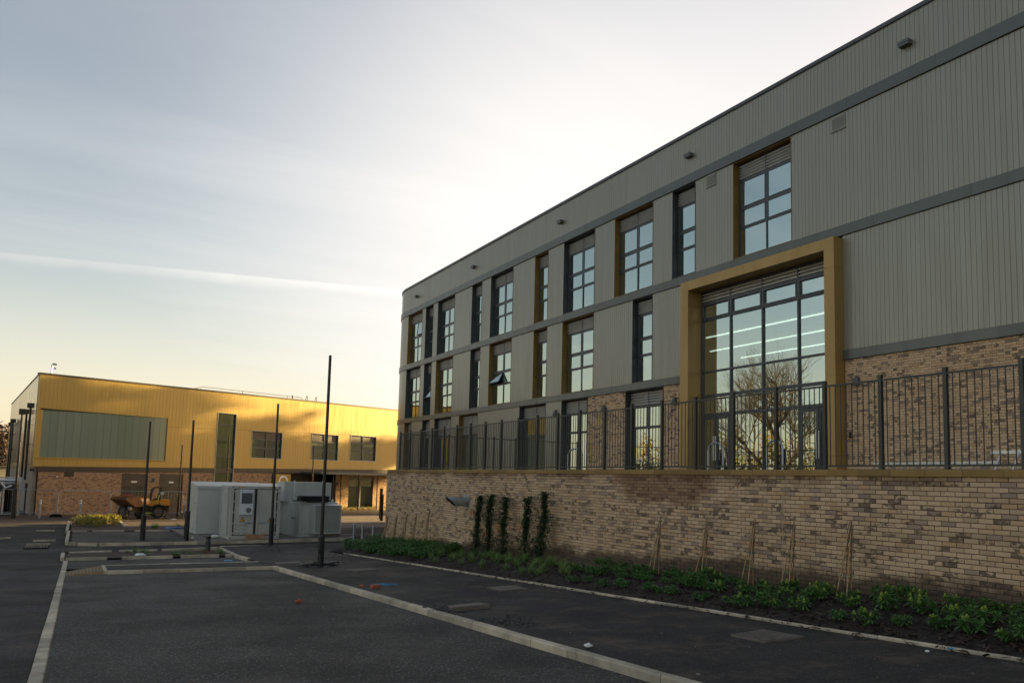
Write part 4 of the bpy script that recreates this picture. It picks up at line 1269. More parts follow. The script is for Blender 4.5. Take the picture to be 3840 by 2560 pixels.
# ground floor: brick skin, doors, vent, lamp
GOP = [(6.68, 8.78, -9, -0.24), (9.81, 11.9, -9, -0.2), (2.25, 2.98, -0.56, 9), (14.8, 16.58, -9, 9), (20.6, 28.0, -9, 9), (29.65, 32.9, -3.32, 0.05)]
br = MB(); mo = MB()
zb_ = lambda u: zbot(u) - 0.43
nb = 0
for a, b, lo, hi in cells(0.42, ULEN, BASE, zb_, GOP):
    hi_f = hi if callable(hi) else (lambda u, h=hi: h)
    lo_v = lo(a) if callable(lo) else lo
    if lo_v <= -8 or hi_f(a) - lo_v < 0.05: 
        continue
    if hi_f(a) > 8: hi_f = zb_
    mo = MB(); fbox(mo, a, b, lo_v, hi_f, -0.3, -0.02); mo.build('mortar', M['mortar_far'], LB)
    c = 0
    z = lo_v
    while z < hi_f(b) - 0.05:
        u = a - (0.1125 if c % 2 else 0)
        while u < b:
            q0, q1 = max(u, a), min(u + 0.215, b)
            if q1 - q0 > 0.03:
                d = rnd.uniform(-0.006, 0.004)
                p = [FP(q0, z, d), FP(q1, z, d), FP(q1, min(z + 0.065, hi_f(a)), d), FP(q0, min(z + 0.065, hi_f(a)), d)]
                br.quad(*p)
            u += 0.225
        z += 0.075; c += 1
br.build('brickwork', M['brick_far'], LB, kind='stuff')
def ldoor(u0, u1, sign):
    z1 = -0.22
    mb = MB(); fbox(mb, u0, u0 + 0.07, BASE, z1, -0.3, -0.04); fbox(mb, u1 - 0.07, u1, BASE, z1, -0.3, -0.04); fbox(mb, u0 + 0.07, u1 - 0.07, z1 - 0.6, z1, -0.3, -0.06)
    o = mb.build('double_door', simple('door_brown', (0.040, 0.031, 0.026), 0.5), LB)
    m = (u0 + u1) / 2
    for a, b in ((u0 + 0.08, m - 0.006), (m + 0.006, u1 - 0.08)):
        l = MB(); fbox(l, a, b, BASE, z1 - 0.61, -0.2, -0.08)
        lo = l.build('door_leaf', M['soffit'], o)
    s = MB(); fbox(s, m - 0.24, m + 0.24, z1 - 0.76, z1 - 0.62, -0.06, -0.05); s.build('door_sign', M['signwhite'], o)
    for a, b in ((u0 + 0.22, m - 0.18), (m + 0.18, u1 - 0.22)):
        l = MB(); fbox(l, a, b, -2.45, -1.25, -0.078, -0.07); l.build('vision_panel', M['black'], o)
    if sign:
        g = MB(); fbox(g, m - 0.24, m - 0.15, z1 - 0.75, z1 - 0.63, -0.049, -0.046); g.build('sign_mark', M['greentie'], o)
ldoor(6.68, 8.78, False); ldoor(9.81, 11.9, True)
mb = MB(); fbox(mb, 2.25, 2.98, -0.58, zb_, -0.28, -0.03)
for i in range(6): fbox(mb, 2.27, 2.96, -0.56 + 0.055 * i, -0.54 + 0.055 * i, -0.029, -0.005)
mb.build('wall_vent', M['soffit'], LB)
p = FP(9.32, -0.72); cone_lamp(p.x, p.y, p.z, LB, M['band'], (NV.x, NV.y))
p = FP(28.2, -0.75); cone_lamp(p.x, p.y, p.z, LB, M['band'], (NV.x, NV.y))
mb = MB().obox(FP(1.75, -0.60, 0.05), (0.06, 0, 0), (0, 0.06, 0), (0, 0, 0.06)); mb.build('sensor', M['white'], LB)
# yellow plaque with white ring above the plant
mb = MB(); fbox(mb, 21.0, 22.65, -1.6, 0.06, 0.02, 0.08); pq = mb.build('plaque', simple('plaque_yellow', (0.42, 0.26, 0.03), 0.5), LB)
c = FP(21.85, -0.62, 0.10); ring = MB(); nn = 28
for k_ in range(nn):
    a0, a1 = 2 * math.pi * k_ / nn, 2 * math.pi * (k_ + 1) / nn
    P_ = lambda r_, a_: c + DV * (r_ * math.cos(a_)) + Vector((0, 0, r_ * math.sin(a_)))
    ring.quad(P_(0.36, a0), P_(0.36, a1), P_(0.56, a1), P_(0.56, a0))
ring.build('ring_emblem', M['white'], pq)
# recessed entrance under a canopy, glazing behind
mb = MB(); fbox(mb, 20.6, 28.0, BASE, zb_, -2.6, -2.5); mb.build('entrance_recess', M['soffit'], LB)
o = MB(); fbox(o, 29.65, 29.75, -3.32, 0.05, -0.25, -0.1); fbox(o, 32.8, 32.9, -3.32, 0.05, -0.25, -0.1); fbox(o, 31.2, 31.34, -3.32, 0.05, -0.25, -0.1); fbox(o, 29.65, 32.9, -0.35, 0.05, -0.26, -0.09); fbox(o, 29.65, 32.9, -3.4, -3.32, -0.25, 0.03)
o = o.build('window', M['frame'], LB)
for a, b in ((29.75, 31.2), (31.34, 32.8)):
    q = MB().quad(FP(a, -3.32, -0.16), FP(b, -3.32, -0.16), FP(b, -0.35, -0.16), FP(a, -0.35, -0.16)); q.build('pane', M['glassfar'], o)
    q = MB(); fbox(q, a, b, -1.05, -0.36, -0.22, -0.20); q.build('blind', M['blind'], o)
q = MB(); fbox(q, 29.65, 32.9, -3.4, 0.05, -1.2, -1.15); q.build('room', M['interwarm'], o)
cn = MB()
fbox(cn, 24.0, 36.5, lambda u: 0.17 + 0.004 * (u - 24), lambda u: 0.37 + 0.004 * (u - 24), 0.02, 3.0)
can = cn.build('canopy', simple('canopy_grey', (0.10, 0.115, 0.115), 0.4, 0.2), LB)
for u, d in ((24.3, 2.9), (25.8, 2.9), (28.6, 2.9), (31.0, 2.9), (33.3, 2.9), (27.0, 0.9), (28.0, 0.9)):
    b0 = FP(u, gz(0, 75) - 0.02, d); b1 = FP(u, 0.17, d)
    MB().tube([b0, b1], 0.06, 8).build('canopy_post', M['black'], LB)
# roof guard rail
gr = MB()
def rail(pts, r=0.025): gr.tube(pts, r, 6)
u0 = 13.0
rail([FP(12.0, 7.32, -1.5), FP(14, 7.95, -1.5), FP(24.6, 8.05, -1.5)])
rail([FP(22.0, 7.75, -1.5), FP(24.6, 7.72, -1.5)])
for u in (18.0, 22.9, 24.6): rail([FP(u, 7.2, -1.5), FP(u, 8.0, -1.5)])
for u in (24.6, 25.7):
    rail([FP(u, 7.2, -1.2), FP(u + 0.35, 8.25, -1.2), FP(u + 0.45, 8.25, -1.2), FP(u + 0.4, 7.2, -1.2)], 0.035)
rail([FP(27.2, 7.2, -1.5), FP(27.3, 7.78, -1.5), FP(28.8, 7.75, -1.5), FP(31.5, 7.3, -1.5)])
rail([FP(23.4, 7.2, -1.5), FP(23.5, 8.15, -1.5)], 0.07)
gr.build('roof_guard_rail', M['soffit'], LB)
mb = MB().tube([FP(0.95, 7.3, -0.5), FP(0.98, 8.2, -0.5)], 0.05, 6).tube([FP(0.95, 7.95, -0.5), FP(1.15, 8.0, -0.5)], 0.03, 6).obox(FP(1.15, 8.22, -0.5), (0.16, 0, 0), (0, 0.09, 0), (0, 0, 0.07)).obox(FP(1.2, 7.9, -0.5), (0.08, 0, 0), (0, 0.06, 0), (0, 0, 0.06))
mb.build('roof_camera_mast', M['galv'], LB)
mb = MB().obox(FP(-0.1, -0.12, 0.22), (0.16, 0, 0), (0, 0.08, 0), (0, 0, 0.09)); mb.build('security_camera', M['black'], LB)
# black rainwater pipes with hoppers down the side wall
for s, top_ in ((1.6, 4.75), (5.6, 4.5), (24.0, 4.6), (27.5, 4.4)):
    b = SPt(s, -0.9, 0.35); tp = SPt(s, top_, 0.35)
    pipe = MB().tube([b, tp], 0.085, 8)
    for z in (0.3, 1.9, 3.4): pipe.beam(SPt(s, z, 0.0), SPt(s, z, 0.36), 0.05, 0.04)
    po = pipe.build('downpipe', M['black'], LB)
    MB().obox(tp + Vector((0, 0, 0.15)), (0.24, 0, 0), (0, 0.2, 0), (0, 0, 0.19)).build('hopper', M['black'], po)
mb = MB(); sbox(mb, 0.2, SL, BASE, 0.11, -0.3, -0.05); mb.build('base_wall', simple('base_render', (0.30, 0.25, 0.19), 0.9), LB)

# ------------------------------------------------------------------ lamp columns without lanterns
def column(x, y, ztop, r0, r1, zcol, label, z0=None, topbox=False):
    z0 = gz(x, y) if z0 is None else z0
    t = thing('lamp_column', (x, y, z0), label, 'lamp column', 'black lamp columns without lanterns')
    MB().tube([(x, y, z0 - 0.1), (x, y, zcol), (x, y, zcol + 0.06)], [r0, r0, r1 * 1.05], 14).build('base', M['black'], t, smooth=False)
    MB().tube([(x, y, zcol + 0.05), (x, y, ztop)], [r1, r1 * 0.80], 12).build('shaft', M['black'], t)
    MB().box(x - r0 * 0.55, x + r0 * 0.55, y - r0 - 0.004, y - r0 * 0.6, z0 + 0.30, z0 + 0.82).build('door', M['black'], t)
    if topbox: MB().box(x - 0.2, x + 0.2, y - 0.16, y + 0.16, ztop, ztop + 0.4).build('head', M['black'], t)
column(6.69, 24.66, 3.80, 0.098, 0.056, -1.88, 'tallest black lamp column standing on the footpath in front of the generator', pathz(6.69, 24.66))
column(7.80, 37.31, 3.26, 0.11, 0.062, -1.98, 'black lamp column standing in front of the container doors')
column(4.71, 41.89, 2.57, 0.12, 0.065, -1.9, 'black lamp column beside the plain white plant enclosure', gz(0, 41.9) + 0.1)
column(2.79, 42.24, 2.41, 0.12, 0.065, -2.1, 'black lamp column on the kerb of the empty parking bay', gz(0, 42.2) + 0.1)
column(-3.98, 66.2, 3.80, 0.16, 0.09, -1.5, 'black lamp column with square head beside the dark pipe cage', topbox=True)
column(16.9, 66.0, 2.5, 0.11, 0.06, -1.9, 'thin black lamp column catching sun in front of the entrance canopy')
column(9.67, 63.0, 2.9, 0.10, 0.06, -1.9, 'thin lamp column rising behind the enclosure in front of the tall dark window')
column(6.92, 68.0, 2.14, 0.10, 0.06, -1.9, 'thin lamp column rising behind the dumper cab')

# ------------------------------------------------------------------ plant enclosure, container, generator
def frame_thing(name, x, y, z, rz, label, cat, group=None):
    return thing(name, (x, y, z), label, cat, group, rz=rz)
e = frame_thing('plant_enclosure', 5.48, 44.95, gz(0, 45) + 0.11, math.radians(3), 'long plain white panelled plant enclosure with shallow pitched lid behind the container', 'enclosure')
H = 2.56
for (x0, x1, dh) in ((0, 3.68, 0.0), (3.69, 7.15, -0.03)):
    MB().box(x0, x1 - 0.004, 0, 2.5, 0.03, H + dh - 0.16).build('body', M['whitebox'], e, local=True)
    h = H + dh
    mb = MB().prism([(x0 - 0.03, -0.05, h - 0.16), (x0 - 0.03, -0.05, h), (x0 - 0.03, 2.3, h + 0.20), (x0 - 0.03, 2.55, h + 0.18), (x0 - 0.03, 2.55, h - 0.16)], (0, 0, 0), (x1 - x0 + 0.02, 0, 0))
    mb.build('lid', M['whitebox'], e, local=True)
MB().box(-0.012, 0.0, 0.5, 2.1, 0.1, 1.75).build('side_door', M['whitebox'], e, local=True)
for z in (0.25, 0.9, 1.6): MB().box(-0.03, -0.012, 0.55, 0.62, z, z + 0.1).build('hinge', M['galv'], e, local=True)
MB().box(-0.04, -0.012, 1.85, 1.95, 0.85, 1.1).build('lock', M['galv'], e, local=True)

c = frame_thing('battery_container', 6.56, 41.2, gz(0, 41) + 0.115, math.radians(3), 'grey steel container with double doors, cooling unit and warning triangles', 'container')
CW, CH, CL = 2.46, 2.62, 2.3
body = MB().box(0.06, CW - 0.06, 0.10, CL, 0.16, CH - 0.06)
body.build('body', M['cont'], c, local=True)
fr = MB()
for x in (0, CW - 0.15):
    fr.box(x, x + 0.15, 0, 0.15, 0.115, CH - 0.115); fr.box(x, x + 0.15, CL - 0.15, CL, 0.115, CH - 0.115)
fr.box(0.151, CW - 0.151, 0.0, 0.12, 0.0, 0.17); fr.box(0.151, CW - 0.151, 0.0, 0.12, CH - 0.13, CH)
fr.box(0.0, 0.12, 0.18, CL - 0.15, 0.0, 0.15); fr.box(0.0, 0.12, 0.18, CL - 0.15, CH - 0.10, CH); fr.box(CW - 0.12, CW, 0.18, CL - 0.15, CH - 0.10, CH); fr.box(0.13, CW - 0.13, 0.13, CL, CH - 0.05, CH - 0.01)
fr.build('frame', M['cont'], c, local=True)
for x in (0, CW - 0.17):
    for z in (0, CH - 0.114):
        MB().box(x - 0.005, x + 0.175, -0.008, 0.17, z, z + 0.112).build('corner_casting', M['cont'], c, local=True)
        MB().box(x + 0.06, x + 0.11, -0.011, -0.0085, z + 0.03, z + 0.085).build('casting_hole', M['contdark'], c, local=True)
MB().box(0.155, CW - 0.155, 0.03, 0.09, 0.175, CH - 0.135).build('door_seal', M['contdark'], c, local=True)
for i, (x0, x1) in enumerate(((0.22, 1.17), (1.29, 2.24))):
    d = MB().box(x0, x1, -0.005, 0.029, 0.21, CH - 0.17).build('door', M['cont'], c, local=True)
    xr = x1 - 0.06 if i == 0 else x0 + 0.06
    MB().tube([(xr, -0.035, 0.12), (xr, -0.035, CH - 0.08)], 0.018, 6).build('locking_bar', M['cont'], d, local=True)
    hx = (x1 - 0.45, x1 - 0.05) if i == 0 else (x0 + 0.05, x0 + 0.45)
    MB().tube([(hx[0], -0.06, 0.80), (hx[1], -0.06, 0.82)], 0.018, 6).box(hx[0] + 0.15, hx[0] + 0.2, -0.06, -0.01, 0.76, 0.90).build('handle', M['galv'], d, local=True)
    for z in (0.30, 0.78, 1.32, 1.85, 2.36):
        xx = 0.15 if i == 0 else 2.22
        MB().box(xx, xx + 0.14, -0.03, 0.0, z - 0.03, z + 0.03).build('hinge', M['cont'], d, local=True)
    # yellow triangle with a black bolt
    tx = 0.62 if i == 0 else 1.98
    tr = MB().prism([(tx - 0.125, -0.008, 0.86), (tx + 0.125, -0.008, 0.86), (tx, -0.008, 1.08)], (0, 0, 0), (0, 0.002, 0)).build('warning_sign', M['yellow'], d, local=True)
    bl = MB()
    for (p, q) in (((tx - 0.125, 0.86), (tx + 0.125, 0.86)), ((tx + 0.125, 0.86), (tx, 1.08)), ((tx, 1.08), (tx - 0.125, 0.86))):
        bl.beam((p[0], -0.010, p[1]), (q[0], -0.010, q[1]), 0.022, 0.004, (0, 1, 0))
    bl.quad((tx + 0.012, -0.011, 1.0), (tx - 0.022, -0.011, 0.945), (tx - 0.004, -0.011, 0.94), (tx + 0.02, -0.011, 1.0)); bl.quad((tx - 0.004, -0.011, 0.945), (tx + 0.022, -0.011, 0.95), (tx - 0.006, -0.011, 0.885), (tx - 0.004, -0.011, 0.90))
    bl.build('bolt_symbol', M['print'], tr, local=True)
# hazard chevrons at the head
for x0 in (0.34, 1.86):
    MB().box(x0, x0 + 0.34, -0.003, 0.0, CH - 0.075, CH - 0.03).build('hazard_strip', M['yellow'], c, local=True)
    for j in range(4):
        xx = x0 + 0.02 + 0.085 * j
        MB().quad((xx, -0.004, CH - 0.075), (xx + 0.035, -0.004, CH - 0.075), (xx + 0.065, -0.004, CH - 0.03), (xx + 0.03, -0.004, CH - 0.03)).build('hazard_stripe', M['print'], c, local=True)
# cooling unit on the left door
u = MB().box(0.45, 1.08, -0.10, -0.006, 1.20, 2.46).build('cooling_unit', M['unitwhite'], c, local=True)
MB().box(0.51, 1.03, -0.112, -0.101, 1.76, 2.28).build('intake_grille', M['screen'], u, local=True)
g = MB()
for j in range(12): g.box(0.515, 1.025, -0.118, -0.113, 1.775 + 0.042 * j, 1.79 + 0.042 * j)
g.build('grille_slat', M['screen'], u, local=True)
MB().tube([(0.87, -0.101, 1.43), (0.87, -0.115, 1.43)], 0.13, 20).build('fan_cover', M['fanl'], u, local=True)
fg = MB()
for r_ in (0.045, 0.085, 0.12):
    pts = [(0.87 + r_ * math.cos(a_ * math.pi / 10), -0.119, 1.43 + r_ * math.sin(a_ * math.pi / 10)) for a_ in range(21)]
    fg.tube(pts, 0.006, 4)
fg.build('fan_guard', M['screen'], u, local=True)
MB().quad((0.49, -0.102, 2.355), (0.53, -0.102, 2.355), (0.57, -0.102, 2.40), (0.53, -0.102, 2.39)).build('maker_mark', M['print'], u, local=True)
def text_obj(s, parent, loc, rot, size, m, name='lettering', align='LEFT'):
    cu = bpy.data.curves.new(name, 'FONT'); cu.body = s; cu.size = size; cu.align_x = align; cu.extrude = 0.0005
    cu.resolution_u = 3
    tmp = bpy.data.objects.new(name + '_outline', cu)
    me = bpy.data.meshes.new_from_object(tmp)
    me.name = name
    me.materials.clear(); me.materials.append(m)
    bpy.data.objects.remove(tmp); bpy.data.curves.remove(cu)
    return put(name, me, parent, loc, rot)
RX = math.pi / 2
for z, s in ((0.66, 'MAX.GROSS'), (0.47, 'TARE'), (0.28, 'PAYLOAD')):
    text_obj(s, c, (0.30, -0.008, z), (RX, 0, 0), 0.058, M['print'])
for z, s in ((0.67, '20 000  KG'), (0.605, '44 090  LB'), (0.49, '3 500  KG'), (0.425, '7 720  LB'), (0.30, '16 500  KG'), (0.235, '36 370  LB')):
    text_obj(s, c, (0.63, -0.008, z), (RX, 0, 0), 0.05, M['print'])
code = 'CPCU754520A1S51'
for j, ch in enumerate(code):
    if ch != ' ': text_obj(ch, c, (CW - 0.075, -0.004, 2.36 - 0.125 * j), (RX, 0, 0), 0.105, M['print'], 'code_letter', 'CENTER')
MB().box(2.12, 2.23, -0.009, -0.006, 0.30, 0.62).build('data_plate', M['fanl'], c, local=True)
# corrugated left flank with two lock rods
fl = MB()
for j in range(9):
    y0 = 0.85 + 0.14 * j
    fl.prism([(0.05, y0, 0.16), (0.015, y0 + 0.03, 0.16), (0.015, y0 + 0.08, 0.16), (0.05, y0 + 0.11, 0.16)], (0, 0, 0), (0, 0, CH - 0.28))
fl.build('flank_panel', M['cont'], c, local=True)
for y in (0.35, 0.62):
    MB().tube([(0.02, y, 0.12), (0.02, y, CH - 0.1)], 0.016, 6).build('flank_rod', M['galv'], c, local=True)
MB().box(0.035, 0.05, 0.3, 0.5, 1.95, 2.2).build('flank_label', M['white'], c, local=True)
# cardboard boxes at its foot
pc = Vector((7.62, 40.98, gz(0, 41) + 0.115))
mb = MB().obox(pc + Vector((0.0, 0, 0.13)), (0.27, 0.02, 0), (-0.015, 0.16, 0), (0, 0, 0.125)); top(mb, 'cardboard_box', M['card'], 'larger brown cardboard box lying at the foot of the container doors', 'box')
pc = Vector((8.1, 40.98, gz(0, 41) + 0.115))
mb = MB().obox(pc + Vector((0.0, 0, 0.125)), (0.14, -0.03, 0.02), (0.03, 0.14, 0), (-0.02, 0, 0.12)).obox(pc + Vector((0.06, -0.1, 0.27)), (0.13, -0.03, 0.03), (0.01, 0.07, 0.03), (0, 0, 0.004)); top(mb, 'cardboard_box', M['card'], 'smaller open cardboard box beside the larger one at the container', 'box')

g = frame_thing('generator', 10.35, 42.75, gz(0, 43) + 0.11, math.radians(8), 'grey green generator set with louvred end and large silencer box on top', 'generator')
MB().box(0.0, 2.15, 0.15, 4.3, 0.12, 1.72).build('canopy', M['gens'], g, local=True)
MB().box(-0.03, 2.18, 0.0, 4.35, 0.0, 0.118).build('skid', M['gens'], g, local=True)
MB().box(-0.02, 2.17, 0.10, 4.32, 1.722, 1.80).build('roof_edge', M['gens'], g, local=True)
MB().box(0.0, 0.10, -0.02, 0.145, 0.12, 1.71).build('corner_post', M['gens'], g, local=True)
LX0, LX1 = 0.62, 2.15
lh = MB().box(LX0, LX0 + 0.06, -0.55, 0.14, 0.16, 1.62).box(LX1 - 0.06, LX1, -0.55, 0.14, 0.16, 1.62).box(LX0 + 0.061, LX1 - 0.061, -0.55, 0.14, 0.16, 0.22).prism([(LX0, -0.56, 1.621), (LX0, 0.14, 1.621), (LX0, 0.14, 1.74), (LX0, -0.56, 1.66)], (0, 0, 0), (LX1 - LX0, 0, 0))
lh.box(0.101, LX0 - 0.001, 0.08, 0.149, 0.15, 1.6)
lo = lh.build('louvre_hood', M['gens'], g, local=True)
n = 17
for j in range(n):
    z = 0.24 + (1.60 - 0.24) * (j + 0.5) / n
    MB().prism([(LX0 + 0.062, -0.56, z - 0.035), (LX0 + 0.062, -0.555, z - 0.045), (LX0 + 0.062, -0.44, z + 0.028), (LX0 + 0.062, -0.445, z + 0.038)], (0, 0, 0), (LX1 - LX0 - 0.124, 0, 0)).build('louvre_slat', M['gens'], lo, local=True)
MB().box(LX0 + 0.06, LX1 - 0.06, -0.30, -0.29, 0.22, 1.62).build('hood_void', M['blackmat'], lo, local=True)
si = MB().box(0.25, 2.35, 1.4, 2.9, 1.86, 2.86).build('silencer', M['gens'], g, local=True)
MB().box(-0.25, 0.249, 1.7, 2.9, 1.80, 2.86).build('silencer_wing', M['whitebox'], g, local=True)
for x in (-0.1, 0.35, 2.0): MB().box(x, x + 0.06, 1.9, 1.94, 2.861, 2.95).build('lifting_eye', M['gens'], g, local=True)
MB().box(0.02, 1.62, -0.05, 0.5, 1.84, 2.14).build('exhaust_cover', M['black'], g, local=True)
MB().box(0.5, 1.6, 0.05, 0.4, 1.801, 1.839).build('exhaust_base', M['dgrey'], g, local=True)
for j in range(4): MB().tube([(-0.02, 0.5 + 0.16 * j, 0.95), (-0.08, 0.5 + 0.16 * j, 0.95)], 0.05, 8).build('inlet', M['galv'], g, local=True)
MB().tube([(1.95, 0.3, 1.80), (1.98, 0.3, 1.98)], [0.09, 0.03], 8).build('vent_cap', M['white'], g, local=True)
mb = MB().obox((13.0, 42.6, gz(0, 42.6) + 0.16), (0.5, 0.05, 0), (-0.06, 0.32, 0), (0, 0, 0.045)); top(mb, 'concrete_slab', M['pad'], 'pale loose concrete slab beside the generator louvres', 'slab')

# galvanised pipe outlet through the wall
t = thing('pipe_outlet', (WX, 24.42, -0.74), 'galvanised pipe outlet with slanted mouth sticking out of the brick wall', 'pipe')
MB().box(WX - 0.02, WX - 0.006, 24.24, 24.68, -0.98, -0.50).build('wall_plate', M['galv'], t)
n = 20; pts0 = []; pts1 = []
cy_, cz_, r_ = 24.46, -0.75, 0.155
pm = MB()
for k_ in range(n):
    a_ = 2 * math.pi * k_ / n
    yy, zz = cy_ + r_ * math.cos(a_), cz_ + r_ * math.sin(a_)
    ln = 0.42 + (zz - (cz_ - r_)) * 1.15
    pts0.append(Vector((WX - 0.021, yy, zz))); pts1.append(Vector((WX - ln, yy, zz)))
for k_ in range(n): pm.quad(pts0[k_], pts1[k_], pts1[(k_ + 1) % n], pts0[(k_ + 1) % n])
pm.build('pipe', M['galv'], t)
inn = MB()
p0 = [Vector((p.x, cy_ + (p.y - cy_) * 0.96, cz_ + (p.z - cz_) * 0.96)) for p in pts0]; p1 = [Vector((p.x + 0.004, cy_ + (p.y - cy_) * 0.96, cz_ + (p.z - cz_) * 0.96)) for p in pts1]
for k_ in range(n): inn.quad(p0[(k_ + 1) % n], p1[(k_ + 1) % n], p1[k_], p0[k_])
inn.v += [tuple(p + Vector((-0.1, 0, 0))) for p in p0]; inn.f.append(tuple(range(len(inn.v) - n, len(inn.v))))
inn.build('pipe_bore', M['dgrey'], t)
MB().tube([(WX - 0.03, cy_, cz_), (WX - 0.06, cy_, cz_)], r_ + 0.015, 20).build('collar', M['galv'], t)

# ------------------------------------------------------------------ things on the terrace
def hoop(x, y0, y1, label):
    z0 = 0.27
    pts = [(x, y0, z0), (x, y0, z0 + 0.62)]
    for k_ in range(1, 8):
        a_ = math.pi * k_ / 8
        pts.append((x, (y0 + y1) / 2 + (y0 - y1) / 2 * math.cos(a_), z0 + 0.62 + 0.2 * math.sin(a_)))
    pts += [(x, y1, z0 + 0.62), (x, y1, z0)]
    mb = MB().tube(pts, 0.026, 8)
    for y in (y0, y1): mb.tube([(x, y, z0), (x, y, z0 + 0.012)], 0.07, 10)
    top(mb, 'cycle_stand', M['galv'], label, 'cycle stand', 'steel cycle stands on the terrace')
hoop(14.2, 22.35, 21.5, 'silver cycle stand hoop seen through the railing left of the lone dark window')
hoop(14.2, 15.62, 15.08, 'silver cycle stand hoop in front of the left glass doors of the gold frame')
hoop(14.2, 13.62, 13.15, 'silver cycle stand hoop in front of the middle glazing of the gold frame')
def ladder(a, b, up, n, label, wd=0.42):
    a, b, up = Vector(a), Vector(b), Vector(up)
    t = thing('ladder', tuple(a), label, 'ladder', 'aluminium ladders on the terrace')
    for o_ in (Vector((0, 0, 0)), up):
        MB().beam(a + o_, b + o_, 0.03, 0.075).build('stile', M['alu'], t)
    for j in range(n):
        p = a.lerp(b, (j + 0.6) / n)
        MB().beam(p, p + up, 0.03, 0.035, (0, 1, 0)).build('rung', M['alu'], t)
ladder((18.9, 14.95, 0.33), (18.6, 11.3, 0.33), (0.85, 0.0, 0.40), 11, 'long aluminium ladder lying tilted on the terrace below the right hand brick wall')
ladder((18.2, 10.95, 0.31), (18.2, 7.4, 0.31), (0.3, -0.05, 0.62), 9, 'short aluminium ladder leaning on edge at the right picture edge behind the railing')
# ------------------------------------------------------------------ yard bollards
ordn = ['left', 'middle', 'right']
for i, (x, y) in enumerate(((12.50, 39.98), (12.65, 39.04), (12.81, 37.87))):
    mb = MB().tube([(x, y, gz(x, y) - 0.05), (x, y, gz(x, y) + 0.90), (x, y, gz(x, y) + 0.92)], [0.057, 0.057, 0.045], 14)
    top(mb, 'steel_bollard', M['galv'], ordn[i] + ' one of three plain steel bollards by the end of the brick wall', 'bollard', 'steel bollards by the wall end')
x, y = 4.84, 35.38
t = thing('duct_bollard', (x, y, gz(x, y)), 'short ribbed black pipe stump with red foot in the grass island', 'bollard')
z0 = gz(x, y)
MB().tube([(x, y, z0 - 0.05), (x, y, z0 + 0.09)], 0.098, 14).build('foot', M['red'], t)
MB().tube([(x, y, z0 + 0.085), (x, y, z0 + 0.47), (x, y, z0 + 0.50), (x, y, z0 + 0.64)], [0.10, 0.10, 0.09, 0.085], 14).build('stump', simple('duct_grey', (0.06, 0.065, 0.07), 0.6), t)
for z in (0.14, 0.26, 0.40): MB().tube([(x, y, z0 + z), (x, y, z0 + z + 0.05)], 0.112, 14).build('ring', M['black'], t)
MB().tube([(x, y, z0 + 0.58), (x, y, z0 + 0.70)], 0.105, 14).build('cap', M['black'], t)
for (x, y, lb) in ((-2.42, 66.2, 'silver bollard with white bands nearest the brick corner of the gold clad building'), (0.13, 66.6, 'silver bollard with white bands left of the dumper skip'), (7.2, 66.6, 'silver bollard with white bands behind the dumper engine cover')):
    z0 = gz(x, y); t = thing('banded_bollard', (x, y, z0), lb, 'bollard', 'banded bollards along the far road')
    MB().tube([(x, y, z0 - 0.05), (x, y, z0 + 1.25)], 0.075, 10).build('post', M['galv'], t)
    for z in (0.98, 1.16): MB().tube([(x, y, z0 + z), (x, y, z0 + z + 0.09)], 0.079, 10).build('band', M['white'], t)

# ------------------------------------------------------------------ site fence panels
def site_panel(p, q, label, block=True):
    p, q = Vector((*p, gz(*p))), Vector((*q, gz(*q)))
    t = thing('site_fence_panel', tuple((p + q) / 2), label, 'fence panel', 'temporary wire fence panels across the yard')
    H_ = 1.95; up = Vector((0, 0, 1)); d = (q - p).normalized()
    fr = [p + up * 0.12, p + up * (H_ - 0.2), p + d * 0.2 + up * H_, q - d * 0.2 + up * H_, q + up * (H_ - 0.2), q + up * 0.12]
    MB().tube(fr, 0.024, 6).tube([p + up * 0.3, q + up * 0.3], 0.02, 6).build('frame', M['galv'], t)
    me = MB(); L = (q - p).length
    n_ = int(L / 0.22)
    for j in range(1, n_): me.tube([p + d * (L * j / n_) + up * 0.3, p + d * (L * j / n_) + up * (H_ - 0.02)], 0.0035, 3, False)
    me.build('wire_mesh', M['galv'], t, kind='stuff')
    if block:
        b = MB(); w_ = 0.42
        pr_ = [(-w_, 0), (w_, 0), (w_ * 0.92, 0.13), (w_ * 0.4, 0.22), (-w_ * 0.4, 0.22), (-w_ * 0.92, 0.13)]
        b.prism([tuple(q + d * x_ + up * z_ + Vector((0, -0.12, 0))) for x_, z_ in pr_], (0, 0, 0), (0, 0.24, 0)); b.build('foot_block', M['blackmat'], t)
    return t
site_panel((-4.9, 66.9), (-1.42, 66.8), 'site fence panel in front of the dark pipe cage')
site_panel((-1.35, 66.8), (2.05, 66.9), 'site fence panel before plain brickwork left of the dumper')
sp = site_panel((2.12, 66.9), (5.55, 67.3), 'site fence panel behind the dumper with red notice')
site_panel((5.62, 67.3), (9.0, 67.8), 'site fence panel right of the dumper against the dark doors', False)
MB().box(2.95, 3.45, 66.86, 66.88, -2.1, -1.78).build('notice', simple('notice_red', (0.55, 0.05, 0.08), 0.5), sp)
site_panel((-8.4, 67.2), (-4.95, 66.9), 'site fence panel at the left picture edge', False)

